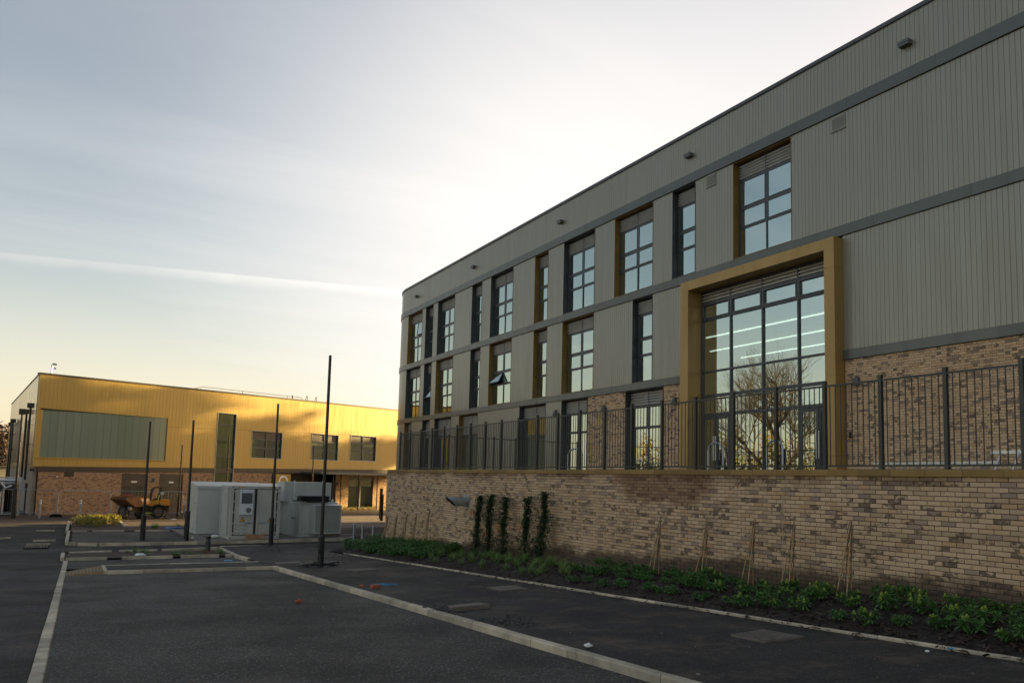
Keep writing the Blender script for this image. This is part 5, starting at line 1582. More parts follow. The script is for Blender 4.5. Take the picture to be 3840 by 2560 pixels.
# ------------------------------------------------------------------ pipe cage at the corner of the far building
t = thing('pipe_cage', (-5.4, 69.3, gz(0, 69)), 'dark open steel cage holding silver pipework beside the brick corner', 'pipe cage')
z0 = gz(0, 69)
fr = MB()
for x in (-7.6, -5.9, -3.9):
    for y in (68.6, 70.0): fr.box(x - 0.05, x + 0.05, y - 0.05, y + 0.05, z0, z0 + 2.72)
for y in (68.6, 70.0):
    fr.box(-7.64, -3.86, y - 0.04, y + 0.04, z0 + 2.722, z0 + 2.80); fr.box(-7.54, -5.96, y - 0.03, y + 0.03, z0 + 0.1, z0 + 0.16); fr.box(-5.84, -3.96, y - 0.03, y + 0.03, z0 + 0.1, z0 + 0.16)
fr.build('frame', M['galv'], t)
for z, y, r_ in ((2.55, 68.7, 0.11), (2.35, 69.0, 0.10), (2.52, 69.5, 0.09), (2.3, 69.7, 0.09)):
    MB().tube([(-7.7, y, z0 + z), (-3.95, y, z0 + z)], r_, 8).build('pipe', M['alu'], t)
MB().tube([(-5.2, 68.75, z0 + 2.5), (-4.8, 68.7, z0 + 2.0), (-4.4, 68.75, z0 + 2.15)], 0.10, 8).build('bent_pipe', M['alu'], t)
MB().box(-7.5, -4.05, 69.2, 69.9, z0, z0 + 2.2).build('tank', M['black'], t)
for x in (-7.0, -6.3, -5.5, -4.7): MB().box(x - 0.22, x + 0.22, 69.16, 69.195, z0 + 0.3, z0 + 2.1).build('tank_panel', M['blackmat'], t)
for x in (-6.4, -4.9): MB().tube([(x, 68.95, z0 + 0.1), (x, 68.95, z0 + 2.4)], 0.06, 8).build('riser', M['alu'], t)
mb = MB().box(-3.62, -3.52, 70.2, 70.3, z0, z0 + 2.35).box(-3.66, -3.48, 70.18, 70.32, z0 + 2.0, z0 + 2.35)
top(mb, 'black_post', M['black'], 'thin black post at the brick corner right of the pipe cage', 'post')

# gate posts by the wall end
for (x, y, h, lb) in ((22.4, 64.5, 2.5, 'tall black gate post behind the end of the brick wall'), (21.2, 60.8, 2.05, 'thick black gate post nearest the end of the brick wall')):
    z0 = gz(x, y); mb = MB().box(x - 0.1, x + 0.1, y - 0.1, y + 0.1, z0, z0 + h).box(x - 0.11, x + 0.11, y - 0.11, y + 0.11, z0 + h, z0 + h + 0.03)
    top(mb, 'gate_post', M['black'], lb, 'gate post')

# ------------------------------------------------------------------ dumper
D = thing('site_dumper', (4.6, 65.6, gz(0, 65.6)), 'orange articulated site dumper with muddy skip parked before the dark doors', 'dumper')
z0 = gz(0, 65.6)
def wheel(c, ax, R_=0.52, wd=0.40):
    ax = Vector(ax).normalized(); c = Vector(c)
    w_ = thing('wheel', tuple(c - Vector(D.location)))
    w_.parent = D
    prof = [(R_ * 0.62, -wd / 2), (R_ * 0.93, -wd / 2), (R_, -wd * 0.36), (R_, wd * 0.36), (R_ * 0.93, wd / 2), (R_ * 0.62, wd / 2)]
    s1 = ax.orthogonal().normalized(); s2 = ax.cross(s1); n = 22
    ty = MB()
    for k_ in range(n):
        a_ = 2 * math.pi * k_ / n
        for r_, h_ in prof: ty.v.append(tuple(c + (s1 * math.cos(a_) + s2 * math.sin(a_)) * r_ + ax * h_))
    m_ = len(prof)
    for k_ in range(n):
        for j in range(m_ - 1): ty.f.append((k_ * m_ + j, ((k_ + 1) % n) * m_ + j, ((k_ + 1) % n) * m_ + j + 1, k_ * m_ + j + 1))
    for k_ in range(18):     # lugs
        a_ = 2 * math.pi * k_ / 18
        rv = s1 * math.cos(a_) + s2 * math.sin(a_); tv = ax.cross(rv)
        for sd in (-1, 1): ty.obox(c + rv * (R_ + 0.012) + ax * wd * 0.22 * sd + tv * 0.03 * sd, rv * 0.03, tv * 0.035, (ax * 0.11 + tv * 0.05 * sd))
    ty.build('tyre', M['tyre'], w_)
    MB().tube([c - ax * wd * 0.40, c + ax * wd * 0.40], R_ * 0.62, 18).build('rim', M['hub'], w_)
    MB().tube([c - ax * wd * 0.52, c + ax * wd * 0.52], R_ * 0.22, 12).build('hub', M['hub'], w_)
P_ = lambda x, y, z: (x, y, z0 + z)
wheel(P_(5.35, 65.2, 0.52), (0, 1, 0)); wheel(P_(5.35, 66.75, 0.52), (0, 1, 0))
ha = Vector((0.83, 0.55, 0)).normalized()       # front axle, articulated
fc = Vector(P_(3.35, 65.25, 0.52))
wheel(fc + ha * 0.78, ha); wheel(fc - ha * 0.78, ha)
MB().box(4.35, 6.05, 65.45, 66.5, z0 + 0.45, z0 + 1.0).box(5.95, 6.2, 65.4, 66.55, z0 + 0.5, z0 + 1.05).build('rear_chassis', M['dgrey'], D)
mb = MB()
for yy in (65.0, 66.95):
    pts = [Vector(P_(5.35 + 0.66 * math.cos(a_ * math.pi / 8), yy, 0.52 + 0.66 * math.sin(a_ * math.pi / 8))) for a_ in range(1, 8)]
    for a, b in zip(pts[:-1], pts[1:]): mb.beam(a, b, 0.42, 0.04, (0, 0, 1))
mb.build('mudguard', M['dgrey'], D)
MB().box(5.45, 6.22, 65.15, 66.8, z0 + 1.08, z0 + 1.52).box(5.55, 6.2, 65.2, 66.75, z0 + 1.52, z0 + 1.56).build('engine_cover', M['dumper'], D)
MB().box(4.5, 5.40, 65.15, 66.8, z0 + 1.02, z0 + 1.48).build('platform_side', M['dumper'], D)
st = MB().box(4.95, 5.35, 65.7, 66.25, z0 + 1.5, z0 + 1.62).box(5.30, 5.42, 65.7, 66.25, z0 + 1.62, z0 + 2.05); st.build('seat', M['black'], D)
rp_ = MB()
for yy in (65.35, 66.6):
    rp_.tube([P_(4.72, yy, 1.45), P_(4.78, yy, 2.1), P_(4.86, yy, 2.42), P_(5.05, yy, 2.56), P_(5.45, yy, 2.58), P_(5.52, yy, 2.5), P_(5.45, yy, 1.5)], 0.05, 8)
rp_.tube([P_(5.25, 65.35, 2.58), P_(5.25, 66.6, 2.58)], 0.05, 8)
rp_.build('roll_bar', M['black'], D)
MB().tube([P_(5.28, 65.4, 2.60), P_(5.28, 65.4, 2.72)], 0.07, 10).build('beacon', M['red'], D)
MB().tube([P_(5.12, 65.4, 2.60), P_(5.12, 65.4, 2.70)], 0.05, 10).build('beacon', M['greentie'], D)
MB().box(5.46, 5.72, 65.25, 65.40, z0 + 1.98, z0 + 2.22).build('work_lamp', M['alu'], D)
MB().box(4.32, 4.36, 65.2, 65.5, z0 + 2.0, z0 + 2.3).tube([P_(4.78, 65.35, 2.35), P_(4.34, 65.35, 2.33)], 0.015, 6).build('mirror', M['black'], D)
MB().tube([P_(4.35, 65.9, 1.3), P_(4.55, 65.9, 1.75)], 0.04, 6).tube([P_(4.56 + 0.0, 65.9 + 0.2 * math.cos(a_ * math.pi / 6), 1.78 + 0.15 * math.sin(a_ * math.pi / 6)) for a_ in range(13)], 0.02, 5).build('steering_wheel', M['black'], D)
MB().box(4.30, 4.62, 65.3, 66.6, z0 + 0.5, z0 + 1.45).build('dash_panel', M['dgrey'], D)
for (xa, za, xb, zb) in ((4.36, 1.15, 4.46, 1.80), (5.22, 1.36, 5.36, 1.95)):
    MB().beam(P_(xa, 65.12, za), P_(xb, 65.12, zb), 0.05, 0.07, (0, 1, 0)).build('grab_handle', M['hivis'], D)
MB().box(4.3, 4.95, 65.0, 65.44, z0 + 0.42, z0 + 0.47).build('step', M['hivis'], D)
MB().box(4.24, 4.40, 65.28, 65.30, z0 + 0.75, z0 + 0.92).build('reflector', M['yellow'], D)
# front chassis and skip, turned towards the camera
hv = Vector((ha.y, -ha.x, 0)); hv = -hv if hv.x > 0 else hv
hv = Vector((-0.80, -0.60, 0)).normalized(); sv = Vector((-hv.y, hv.x, 0))
def F(a, s_, z): return fc + hv * a + sv * s_ + Vector((0, 0, z - 0.52))
MB().obox(F(0.0, 0, 0.72), hv * 0.75, sv * 0.38, (0, 0, 0.22)).obox(F(-0.9, 0, 0.65), hv * 0.35, sv * 0.18, (0, 0, 0.15)).build('front_chassis', M['dgrey'], D)
sk = MB()
wd = 0.92
prof = [(-0.85, 1.75), (-0.95, 1.15), (-0.45, 0.98), (0.45, 0.98), (1.45, 1.60), (1.30, 1.72), (0.2, 1.82)]
L_ = [F(a, -wd, z) for a, z in prof]; R_ = [F(a, wd, z) for a, z in prof]
for i in range(4): sk.quad(L_[i], L_[i + 1], R_[i + 1], R_[i])
for s_ in (L_, R_):
    i = len(sk.v); sk.v += [tuple(p) for p in s_]; sk.f.append(tuple(range(i, i + len(s_))))
sko = sk.build('skip', M['rust'], D)
for s_ in (-1, 1):
    rim = MB()
    for i in (3, 4, 5): rim.beam(F(prof[i + 1][0], wd * s_, prof[i + 1][1]) if i < 6 else 0, F(prof[i][0], wd * s_, prof[i][1]), 0.06, 0.06)
    rim.beam(F(0.2, wd * s_, 1.82), F(-0.85, wd * s_, 1.75), 0.07, 0.07)
    rim.build('skip_rim', M['rust'], sko)
MB().quad(F(-0.86, -wd - 0.01, 1.72), F(-0.95, -wd - 0.01, 1.18), F(-0.3, -wd - 0.01, 1.12), F(0.1, -wd - 0.01, 1.70)).quad(F(-0.86, wd + 0.01, 1.72), F(-0.95, wd + 0.01, 1.18), F(-0.3, wd + 0.01, 1.12), F(0.1, wd + 0.01, 1.70)).quad(F(-0.87, -wd, 1.74), F(-0.96, -wd, 1.16), F(-0.96, wd, 1.16), F(-0.87, wd, 1.74)).build('skip_panel', M['dumper'], sko)
MB().quad(F(-0.75, wd + 0.014, 1.42), F(-0.75, wd + 0.014, 1.60), F(-0.05, wd + 0.014, 1.60), F(-0.2, wd + 0.014, 1.42)).build('skip_decal', M['pale'], sko)
MB().quad(F(0.2, -wd + 0.05, 1.70), F(1.25, -wd + 0.05, 1.55), F(1.25, wd - 0.05, 1.55), F(0.2, wd - 0.05, 1.70)).quad(F(-0.8, -wd + 0.05, 1.60), F(0.2, -wd + 0.05, 1.70), F(0.2, wd - 0.05, 1.70), F(-0.8, wd - 0.05, 1.60)).build('spoil', M['soil'], sko)
for s_ in (-0.6, 0.6): MB().obox(F(0.75, s_, 0.85), hv * 0.1, sv * 0.12, (0, 0, 0.12)).build('headlight', M['fanl'], D)

D.scale = (0.88, 0.88, 0.88)
# compressor trailer beyond the dumper
T_ = thing('trailer_compressor', (8.0, 66.3, z0), 'small towed machine with blue cover right behind the dumper', 'trailer')
MB().box(7.3, 9.2, 65.9, 66.9, z0 + 0.42, z0 + 0.5).box(7.9, 8.4, 66.0, 66.8, z0 + 0.05, z0 + 0.42).build('deck', M['galv'], T_)
MB().box(7.6, 8.4, 66.0, 66.8, z0 + 0.5, z0 + 1.25).build('engine', M['dgrey'], T_)
MB().tube([P_(8.0, 66.1, 1.25), P_(8.2, 66.1, 1.45), P_(8.3, 66.2, 1.35)], 0.14, 8).build('hose_bundle', M['pale'], T_)
mb = MB()
for k_ in range(8):
    a_ = k_ * math.pi / 4
mb.tube([P_(8.8, 66.3, 0.5), P_(8.85, 66.3, 0.9), P_(9.0, 66.3, 1.3), P_(9.1, 66.3, 1.5)], [0.42, 0.5, 0.4, 0.1], 9)
mb.build('blue_cover', M['blue'], T_)
mb = MB()
for k_ in range(14):
    x, y = 4.6 + 0.1 * k_ + rnd.uniform(-.05, .05), 50.3 + rnd.uniform(-0.3, 0.3)
    mb.obox((x, y, gz(x, y) + 0.1 + rnd.uniform(0, 0.06)), (0.16, rnd.uniform(-.1, .1), rnd.uniform(-.05, .05)), (0.02, 0.13, rnd.uniform(-.04, .04)), (0, 0, 0.01))
top(mb, 'blue_sheet', M['blue'], 'crumpled blue sheeting on the ground left of the white enclosure', 'sheeting')

# ------------------------------------------------------------------ covers, cables and litter on the ground
def cover(pts, zf, m, label, ribs=0, tilt=0.0, rim=True):
    c = sum((Vector((*p, 0)) for p in pts), Vector()) / 4
    t = thing('manhole_cover', (c.x, c.y, zf(c.x, c.y)), label, 'manhole cover', 'concrete covers set in the footpath')
    P3 = [Vector((p[0], p[1], zf(*p) + 0.014 + tilt * (1 if i in (0, 1) else 0))) for i, p in enumerate(pts)]
    mb = MB().prism([tuple(p) for p in P3], (0, 0, -0.10), (0, 0, 0)); mb.build('frame' if ribs else 'slab', m, t)
    if ribs:
        cc = sum(P3, Vector()) / 4
        ins = [cc + (p - cc) * 0.90 for p in P3]
        o_ = Vector((0, 0, 0.003))
        MB().quad(*[p + o_ for p in ins]).build('plate', m, t)
        rb_ = MB()
        for i in range(ribs):
            for j in range(ribs + 3):
                f, g_ = (i + 0.5) / ribs, (j + 0.5) / (ribs + 3)
                p = ins[0].lerp(ins[1], f).lerp(ins[3].lerp(ins[2], f), g_) + Vector((0, 0, 0.004))
                a_ = math.radians(40 if (i % 2) else -40)
                rb_.obox(p, Vector((math.cos(a_), math.sin(a_), 0)) * 0.036, Vector((-math.sin(a_), math.cos(a_), 0)) * 0.008, (0, 0, 0.003))
        rb_.build('tread_pattern', m, t, kind='stuff')
    return t
cover([(5.82, 26.6), (6.6, 26.72), (6.7, 27.5), (5.88, 27.33)], pathz, M['manhole'], 'pale flat cover on the path nearest the corner of the car park kerb')
cover([(7.02, 22.05), (7.76, 22.25), (7.74, 23.05), (7.01, 23.03)], pathz, M['manhole'], 'pale flat cover on the path right of the tallest lamp column')
cover([(5.78, 12.75), (6.55, 12.8), (6.68, 13.52), (5.95, 13.4)], pathz, M['manhole'], 'raised crooked cover with broken edge close to the kerb', tilt=0.045)
cover([(7.97, 15.1), (8.66, 15.1), (8.75, 15.92), (8.06, 15.92)], pathz, M['manhole'], 'flat cover in the middle of the path near the planting bed')
cover([(7.88, 7.6), (8.61, 7.62), (8.58, 8.33), (7.91, 8.26)], pathz, M['manhole'], 'ribbed cover with tread pattern nearest the camera', ribs=8)
x, y = -1.45, 39.5
t = thing('drain_grating', (x, y, gz(x, y)), 'road drain grating with pale bars on the dark road', 'drain grating')
MB().box(x - 0.45, x + 0.45, y - 0.55, y + 0.55, gz(x, y) - 0.05, gz(x, y) + 0.02).build('frame', M['blackmat'], t)
for i in range(8): MB().box(x - 0.42 + 0.108 * i, x - 0.35 + 0.108 * i, y - 0.5, y + 0.5, gz(x, y) + 0.021, gz(x, y) + 0.045).build('bar', M['manhole'], t)
# worn hollow with rubble by the kerb
mb = MB()
for i in range(150):
    x = rnd.gauss(6.0, 0.16); y = rnd.gauss(11.1, 0.32)
    if x < 5.7: continue
    s = rnd.uniform(0.005, 0.018)
    mb.obox((x, y, pathz(x, y) + s * 0.3), (s, rnd.uniform(-s, s) * 0.4, 0), (0, s * 0.8, rnd.uniform(-s, s) * 0.5), (0, 0, s * 0.5))
for i in range(90):
    x = rnd.gauss(5.8, 0.1); y = rnd.gauss(13.05, 0.3); s = rnd.uniform(0.01, 0.035)
    mb.obox((x, y, pathz(x, y) + s * 0.3), (s, 0, 0), (0, s * 0.8, rnd.uniform(-s, s) * 0.5), (0, 0, s * 0.5))
mb.build('rubble', simple('rubble_grey', (0.075, 0.07, 0.065), 0.9, 0, 0.5, 20), kind='stuff')
def coil(x, y, zf, R_, n, label, arch=True):
    mb = MB(); pts = []
    for k_ in range(n):
        a_ = k_ * 0.42
        rx = R_ * (1 + 0.22 * math.sin(k_ * 0.7)) ; ry = R_ * 0.55 * (1 + 0.25 * math.cos(k_ * 0.9))
        px, py = x + rx * math.cos(a_), y + ry * math.sin(a_)
        pts.append((px, py, zf(px, py) + 0.03 + 0.02 * math.sin(k_ * 1.3) + 0.0012 * k_))
    mb.tube(pts, 0.016, 6)
    if arch:
        mb.tube([(x + R_ * (0.6 + 1.3 * q / 14), y + 0.12 * math.sin(q * 0.3), zf(x, y) + 0.03 + 0.42 * math.sin(math.pi * q / 14) ** 0.8) for q in range(15)], 0.007, 5)
        mb.tube([(x + R_ * 1.5 + 0.14 * math.cos(q * 0.5), y, zf(x, y) + 0.22 + 0.16 * math.sin(q * 0.5)) for q in range(14)], 0.006, 5)
    for k_ in range(0, n, 7):
        mb.tube([pts[k_], pts[(k_ + 3) % n]], 0.022, 6)
    top(mb, 'cable_coil', M['black'], label, 'cable coil', 'loose black cable coils')
coil(6.75, 24.95, pathz, 0.55, 60, 'untidy black cable coil with upright loops round the foot of the tallest lamp column')
coil(6.5, 33.7, gz, 0.5, 44, 'flat black cable heap on the ground beyond the grass island')
def lump(x, y, z, sx, sy, sz, name, m, label, cat, group=None, seed=1, n=9):
    r2 = random.Random(seed); mb = MB(); rows = 5
    for j in range(rows + 1):
        ph = math.pi * j / rows
        for i in range(n):
            th = 2 * math.pi * i / n; q = 1 + r2.uniform(-0.28, 0.28)
            mb.v.append((x + sx * math.sin(ph) * math.cos(th) * q, y + sy * math.sin(ph) * math.sin(th) * q, z + sz * (1 - math.cos(ph)) * 0.5 * (1 + 0.2 * r2.uniform(-1, 1))))
    for j in range(rows):
        for i in range(n):
            mb.f.append((j * n + i, j * n + (i + 1) % n, (j + 1) * n + (i + 1) % n, (j + 1) * n + i))
    top(mb, name, m, label, cat, group)
lump(3.95, 16.05, gz(0, 16.05), 0.065, 0.055, 0.07, 'broken_brick', M['orangebrick'], 'lump of orange brick lying on the car park surface', 'brick', None, 3, 7)
mb = MB().obox((5.98, 17.35, pathz(5.98, 17.35) + 0.035), (0.10, 0.02, 0), (-0.012, 0.055, 0), (0, 0, 0.035)); top(mb, 'loose_brick', M['orangebrick'], 'whole orange brick on the path near the kerb', 'brick')
lump(5.78, 17.75, pathz(5.78, 17.7), 0.06, 0.05, 0.05, 'brick_fragment', M['orangebrick'], 'small orange brick fragment left of the whole brick', 'brick', None, 5, 7)
mb = MB()
for k_ in range(5):
    a_ = rnd.uniform(-0.3, 0.3); x, y = 6.15 + 0.08 * k_, 17.75 + rnd.uniform(-0.12, 0.12)
    mb.tube([(x - 0.16, y + a_ * 0.3, pathz(x, y) + 0.012), (x, y, pathz(x, y) + 0.04), (x + 0.2, y - a_ * 0.4, pathz(x, y) + 0.012)], 0.006, 4)
top(mb, 'blue_twine', M['cyan'], 'tangle of blue twine beside the orange brick on the path', 'twine')
lump(5.78, 8.55, pathz(5.78, 8.55), 0.06, 0.045, 0.05, 'crumpled_paper', M['pale'], 'crumpled white paper scrap on the dark path by the kerb', 'litter', None, 8)
lump(9.17, 5.95, bedz(9.4, 5.95) - 0.01, 0.03, 0.025, 0.02, 'blue_litter', M['cyan'], 'small blue litter scrap at the edge of the planting bed', 'litter', None, 9)
lump(8.95, 6.1, pathz(8.95, 6.1), 0.03, 0.025, 0.025, 'pale_stone', M['pale'], 'small pale stone on the path at the bed edging', 'stone', None, 10)
mb = MB().obox((4.96, 30.9, gz(0, 30.9) + 0.02), (0.14, 0.01, 0), (0, 0.10, 0), (0, 0, 0.012)); top(mb, 'blue_paper', M['cyan'], 'flat blue paper lying in the narrow bay by the kerb', 'litter')
lump(2.2, 33.7, gz(0, 33.7) + 0.08, 0.22, 0.12, 0.10, 'white_rag', M['pale'], 'small white rag caught on the kerb of the grass island', 'litter', None, 12)
lump(6.1, 42.3, gz(0, 42) + 0.11, 0.2, 0.14, 0.16, 'white_bag', M['pale'], 'white plastic bag at the left foot of the container', 'litter', None, 13)
lump(5.0, 41.9, gz(0, 42) + 0.11, 0.07, 0.06, 0.12, 'white_cup', M['pale'], 'small white scrap on the concrete pad beside a lamp column', 'litter', None, 14)
lump(6.1, 62.5, gz(0, 62.5), 0.2, 0.12, 0.08, 'white_scrap', M['pale'], 'white scrap on the muddy road in front of the dumper', 'litter', None, 15)
# pale flakes and leaves scattered over the tarmac
fl = MB()
for i in range(230):
    y = 5.0 + 20 * rnd.random() ** 1.6; x = rnd.uniform(-0.1, 5.4)
    if rnd.random() < 0.35: x = 5.45 - abs(rnd.gauss(0, 0.09))
    a_ = rnd.uniform(0, 6.3); l = rnd.uniform(0.006, 0.022)
    c_ = Vector((x, y, gz(x, y) + 0.006)); u_ = Vector((math.cos(a_), math.sin(a_), 0)) * l; v_ = Vector((-math.sin(a_), math.cos(a_), rnd.uniform(-.4, .4))) * l * 0.4
    fl.quad(c_ - u_ - v_, c_ + u_ - v_, c_ + u_ + v_, c_ - u_ + v_)
for i in range(160):
    y = 5.0 + 22 * rnd.random() ** 1.5; x = rnd.uniform(5.7, 9.2); a_ = rnd.uniform(0, 6.3); l = rnd.uniform(0.006, 0.022)
    c_ = Vector((x, y, pathz(x, y) + 0.006)); u_ = Vector((math.cos(a_), math.sin(a_), 0)) * l; v_ = Vector((-math.sin(a_), math.cos(a_), rnd.uniform(-.4, .4))) * l * 0.4
    fl.quad(c_ - u_ - v_, c_ + u_ - v_, c_ + u_ + v_, c_ - u_ + v_)
fl.build('leaf_litter', leafmat('leaf_litter', (0.10, 0.065, 0.04), (0.36, 0.31, 0.25), 0.8, 0.0), kind='stuff')

# ------------------------------------------------------------------ plants
ORD = ['', 'first', 'second', 'third', 'fourth', 'fifth', 'sixth', 'seventh', 'eighth', 'ninth', 'tenth', 'eleventh', 'twelfth', 'thirteenth', 'fourteenth', 'fifteenth', 'sixteenth', 'seventeenth', 'eighteenth', 'nineteenth', 'twentieth', 'twenty first', 'twenty second', 'twenty third', 'twenty fourth', 'twenty fifth', 'twenty sixth', 'twenty seventh', 'twenty eighth', 'twenty ninth', 'thirtieth', 'thirty first', 'thirty second', 'thirty third', 'thirty fourth', 'thirty fifth', 'thirty sixth', 'thirty seventh', 'thirty eighth', 'thirty ninth', 'fortieth']
def leaf(mb, base, d, up, L, W_, fold=0.25, curl=0.2):
    """pointed leaf of six faces bent along its length"""
    base, d, up = Vector(base), Vector(d).normalized(), Vector(up)
    s = d.cross(up)
    if s.length < 1e-4: s = d.orthogonal()
    s.normalize(); n = s.cross(d)
    st = ((0.0, 0.12, 0.0), (0.35, 0.9, 0.05), (0.7, 0.8, -0.03 - curl * 0.4), (1.0, 0.04, -curl))
    i = len(mb.v)
    for t_, w_, h_ in st:
        c = base + d * (L * t_) + n * (L * h_)
        mb.v += [tuple(c - s * W_ * w_ / 2 + n * W_ * fold * w_ * 0.5), tuple(c), tuple(c + s * W_ * w_ / 2 + n * W_ * fold * w_ * 0.5)]
    for k_ in range(3):
        a = i + 3 * k_
        mb.f.append((a, a + 1, a + 4, a + 3)); mb.f.append((a + 1, a + 2, a + 5, a + 4))
def skimmia_proto(seed, stems, height, spread, flowers):
    r = random.Random(seed)
    fol = MB(); fls = []
    for s in range(stems):
        a = 2 * math.pi * s / stems + r.uniform(-0.5, 0.5)
        rad = spread * (0.25 if s == 0 else r.uniform(0.45, 1.0))
        tip = Vector((rad * math.cos(a), rad * math.sin(a), height * r.uniform(0.6, 1.05)))
        fol.tube([(0, 0, -0.03), tuple(tip * 0.6 + Vector((0, 0, 0.02))), tuple(tip)], [0.006, 0.005, 0.004], 4)
        for ring, (nl, el, LL) in enumerate(((6, -0.1, 0.12), (6, 0.4, 0.125), (5, 0.85, 0.10), (3, 1.2, 0.07))):
            for j in range(nl):
                b = 2 * math.pi * (j + 0.5 * ring) / nl + r.uniform(-0.3, 0.3)
                e = el + r.uniform(-0.25, 0.25)
                d = Vector((math.cos(b) * math.cos(e), math.sin(b) * math.cos(e), math.sin(e)))
                leaf(fol, tip + Vector((0, 0, -0.05 + 0.018 * ring)), d, (0, 0, 1), LL * r.uniform(0.75, 1.2), 0.040)
        if s < flowers:
            hgt = r.uniform(0.055, 0.085); fl = MB()
            for k_ in range(46):
                t_ = k_ / 46
                z = hgt * t_; rr = 0.030 * (1 - t_) ** 0.7 * (0.8 + 0.3 * r.random())
                b = k_ * 2.4
                c = tip + Vector((rr * math.cos(b), rr * math.sin(b), 0.015 + z)); q = 0.0085
                fl.v += [tuple(c + Vector(v) * q) for v in ((1, 0, 0), (0, 1, 0), (-1, 0, 0), (0, -1, 0), (0, 0, 1), (0, 0, -1))]
                i = len(fl.v) - 6
                fl.f += [(i, i + 1, i + 4), (i + 1, i + 2, i + 4), (i + 2, i + 3, i + 4), (i + 3, i, i + 4), (i + 1, i, i + 5), (i + 2, i + 1, i + 5), (i + 3, i + 2, i + 5), (i, i + 3, i + 5)]
            fls.append(fl.mesh('flower_head', M['flower']))
    return [fol.mesh('foliage', M['skim'])] + fls
SKF = [skimmia_proto(i, 7 + i % 3, 0.17 + 0.035 * (i % 3), 0.20, 2 + i % 3) for i in range(5)]
SKN = [skimmia_proto(20 + i, 8 + i, 0.18 + 0.04 * i, 0.22, 0) for i in range(4)]
def sedge_proto(seed):
    r = random.Random(seed); mb = MB()
    for j in range(60):
        a = r.uniform(0, 6.28); L = r.uniform(0.22, 0.42); lean = r.uniform(0.25, 1.0)
        p = Vector((r.gauss(0, 0.025), r.gauss(0, 0.025), 0)); d = Vector((math.cos(a), math.sin(a), 0)); s = Vector((-d.y, d.x, 0)) * 0.005
        pts = [p + d * (L * lean * t_ * 0.9) + Vector((0, 0, L * (0.95 * t_ - 0.75 * lean * t_ * t_))) for t_ in (0, 0.35, 0.7, 1.0)]
        i = len(mb.v)
        for k_, q in enumerate(pts):
            w_ = (1, 1, 0.7, 0.1)[k_]
            mb.v += [tuple(q - s * w_), tuple(q + s * w_)]
        for k_ in range(3): mb.f.append((i + 2 * k_, i + 2 * k_ + 1, i + 2 * k_ + 3, i + 2 * k_ + 2))
    return mb.mesh('blades', M['sedge'])
SED = [sedge_proto(40 + i) for i in range(4)]
def plant(name, meshes, x, y, z, sc, label, cat, group, names):
    t = thing(name, (x, y, z), label, cat, group, rz=rnd.uniform(0, 6.28))
    for m_, n_ in zip(meshes, names):
        if m_ is not None: put(n_, m_, t, scale=(sc, sc, sc))
    return t
rows = (('front', 9.75, 0.12), ('middle', 10.35, 0.15), ('back', 11.0, 0.13))
for rn, xr, jt_ in rows:
    y = 4.9 + (0.25 if rn == 'middle' else 0); n = 0
    step = {'front': 0.42, 'middle': 0.34, 'back': 0.38}[rn]
    while y < 16.2:
        yy = y + rnd.uniform(-0.14, 0.14); xx = xr + rnd.uniform(-jt_, jt_)
        if rnd.random() > (0.28 if rn == 'front' else 0.08):
            n += 1
            withf = yy < 12.2 and rnd.random() < 0.72
            lab = ('bush with lime flower heads, ' if withf else 'low bush without flowers, ') + ORD[min(n, 40)] + ' from the right end in the ' + rn + ' row'
            pr_ = SKF[rnd.randrange(5)] if withf else SKN[rnd.randrange(4)]
            plant('skimmia', pr_, xx, yy, bedz(xx, yy), rnd.uniform(0.5, 0.95), lab, 'bush', 'evergreen bushes in the mulch bed', ('foliage',) + ('flower_head',) * 6)
        y += step
def ranked(specs, rows_, word, side):
    """label each plant by its row and its rank along the bed"""
    out = []
    for rn_, lo_, hi_ in rows_:
        q = sorted([p for p in specs if lo_ <= p[0] < hi_], key=lambda p: p[1])
        for k_, p in enumerate(q): out.append((p[0], p[1], word + ', ' + ORD[min(k_ + 1, 40)] + ' from ' + side + ' in the ' + rn_ + ' row'))
    return out
sp_ = [(BEDE + 0.3 + 1.5 * rnd.random(), 15.3 + 11.5 * rnd.random()) for i in range(64)]
for x, y, lab in ranked(sp_, (('front', 0, 10.12), ('middle', 10.12, 10.62), ('back', 10.62, 20)), 'arching yellow green sedge tuft', 'the right'):
    plant('sedge_tuft', (SED[rnd.randrange(4)],), x, y, bedz(x, y), rnd.uniform(0.8, 1.25), lab, 'grass tuft', 'sedge tufts in the middle of the bed', ('blades',))
sp_ = []
for i in range(105):
    y = 24.0 + 9.0 * rnd.random(); x = BEDE + 0.3 + 1.75 * rnd.random()
    if y > 31.5: x = max(x, BEDE + 0.3 + (y - 31.5) * 0.35)
    sp_.append((x, y))
for x, y, lab in ranked(sp_, (('front', 0, 9.95), ('second', 9.95, 10.3), ('third', 10.3, 10.65), ('fourth', 10.65, 11.0), ('back', 11.0, 20)), 'leafy shrub at the far bed end', 'the right'):
    plant('leafy_shrub', SKN[rnd.randrange(4)], x, y, bedz(x, min(y, 33)) - 0.02, rnd.uniform(0.8, 1.2), lab, 'bush', 'dense low shrubs at the far end of the bed', ('foliage',))
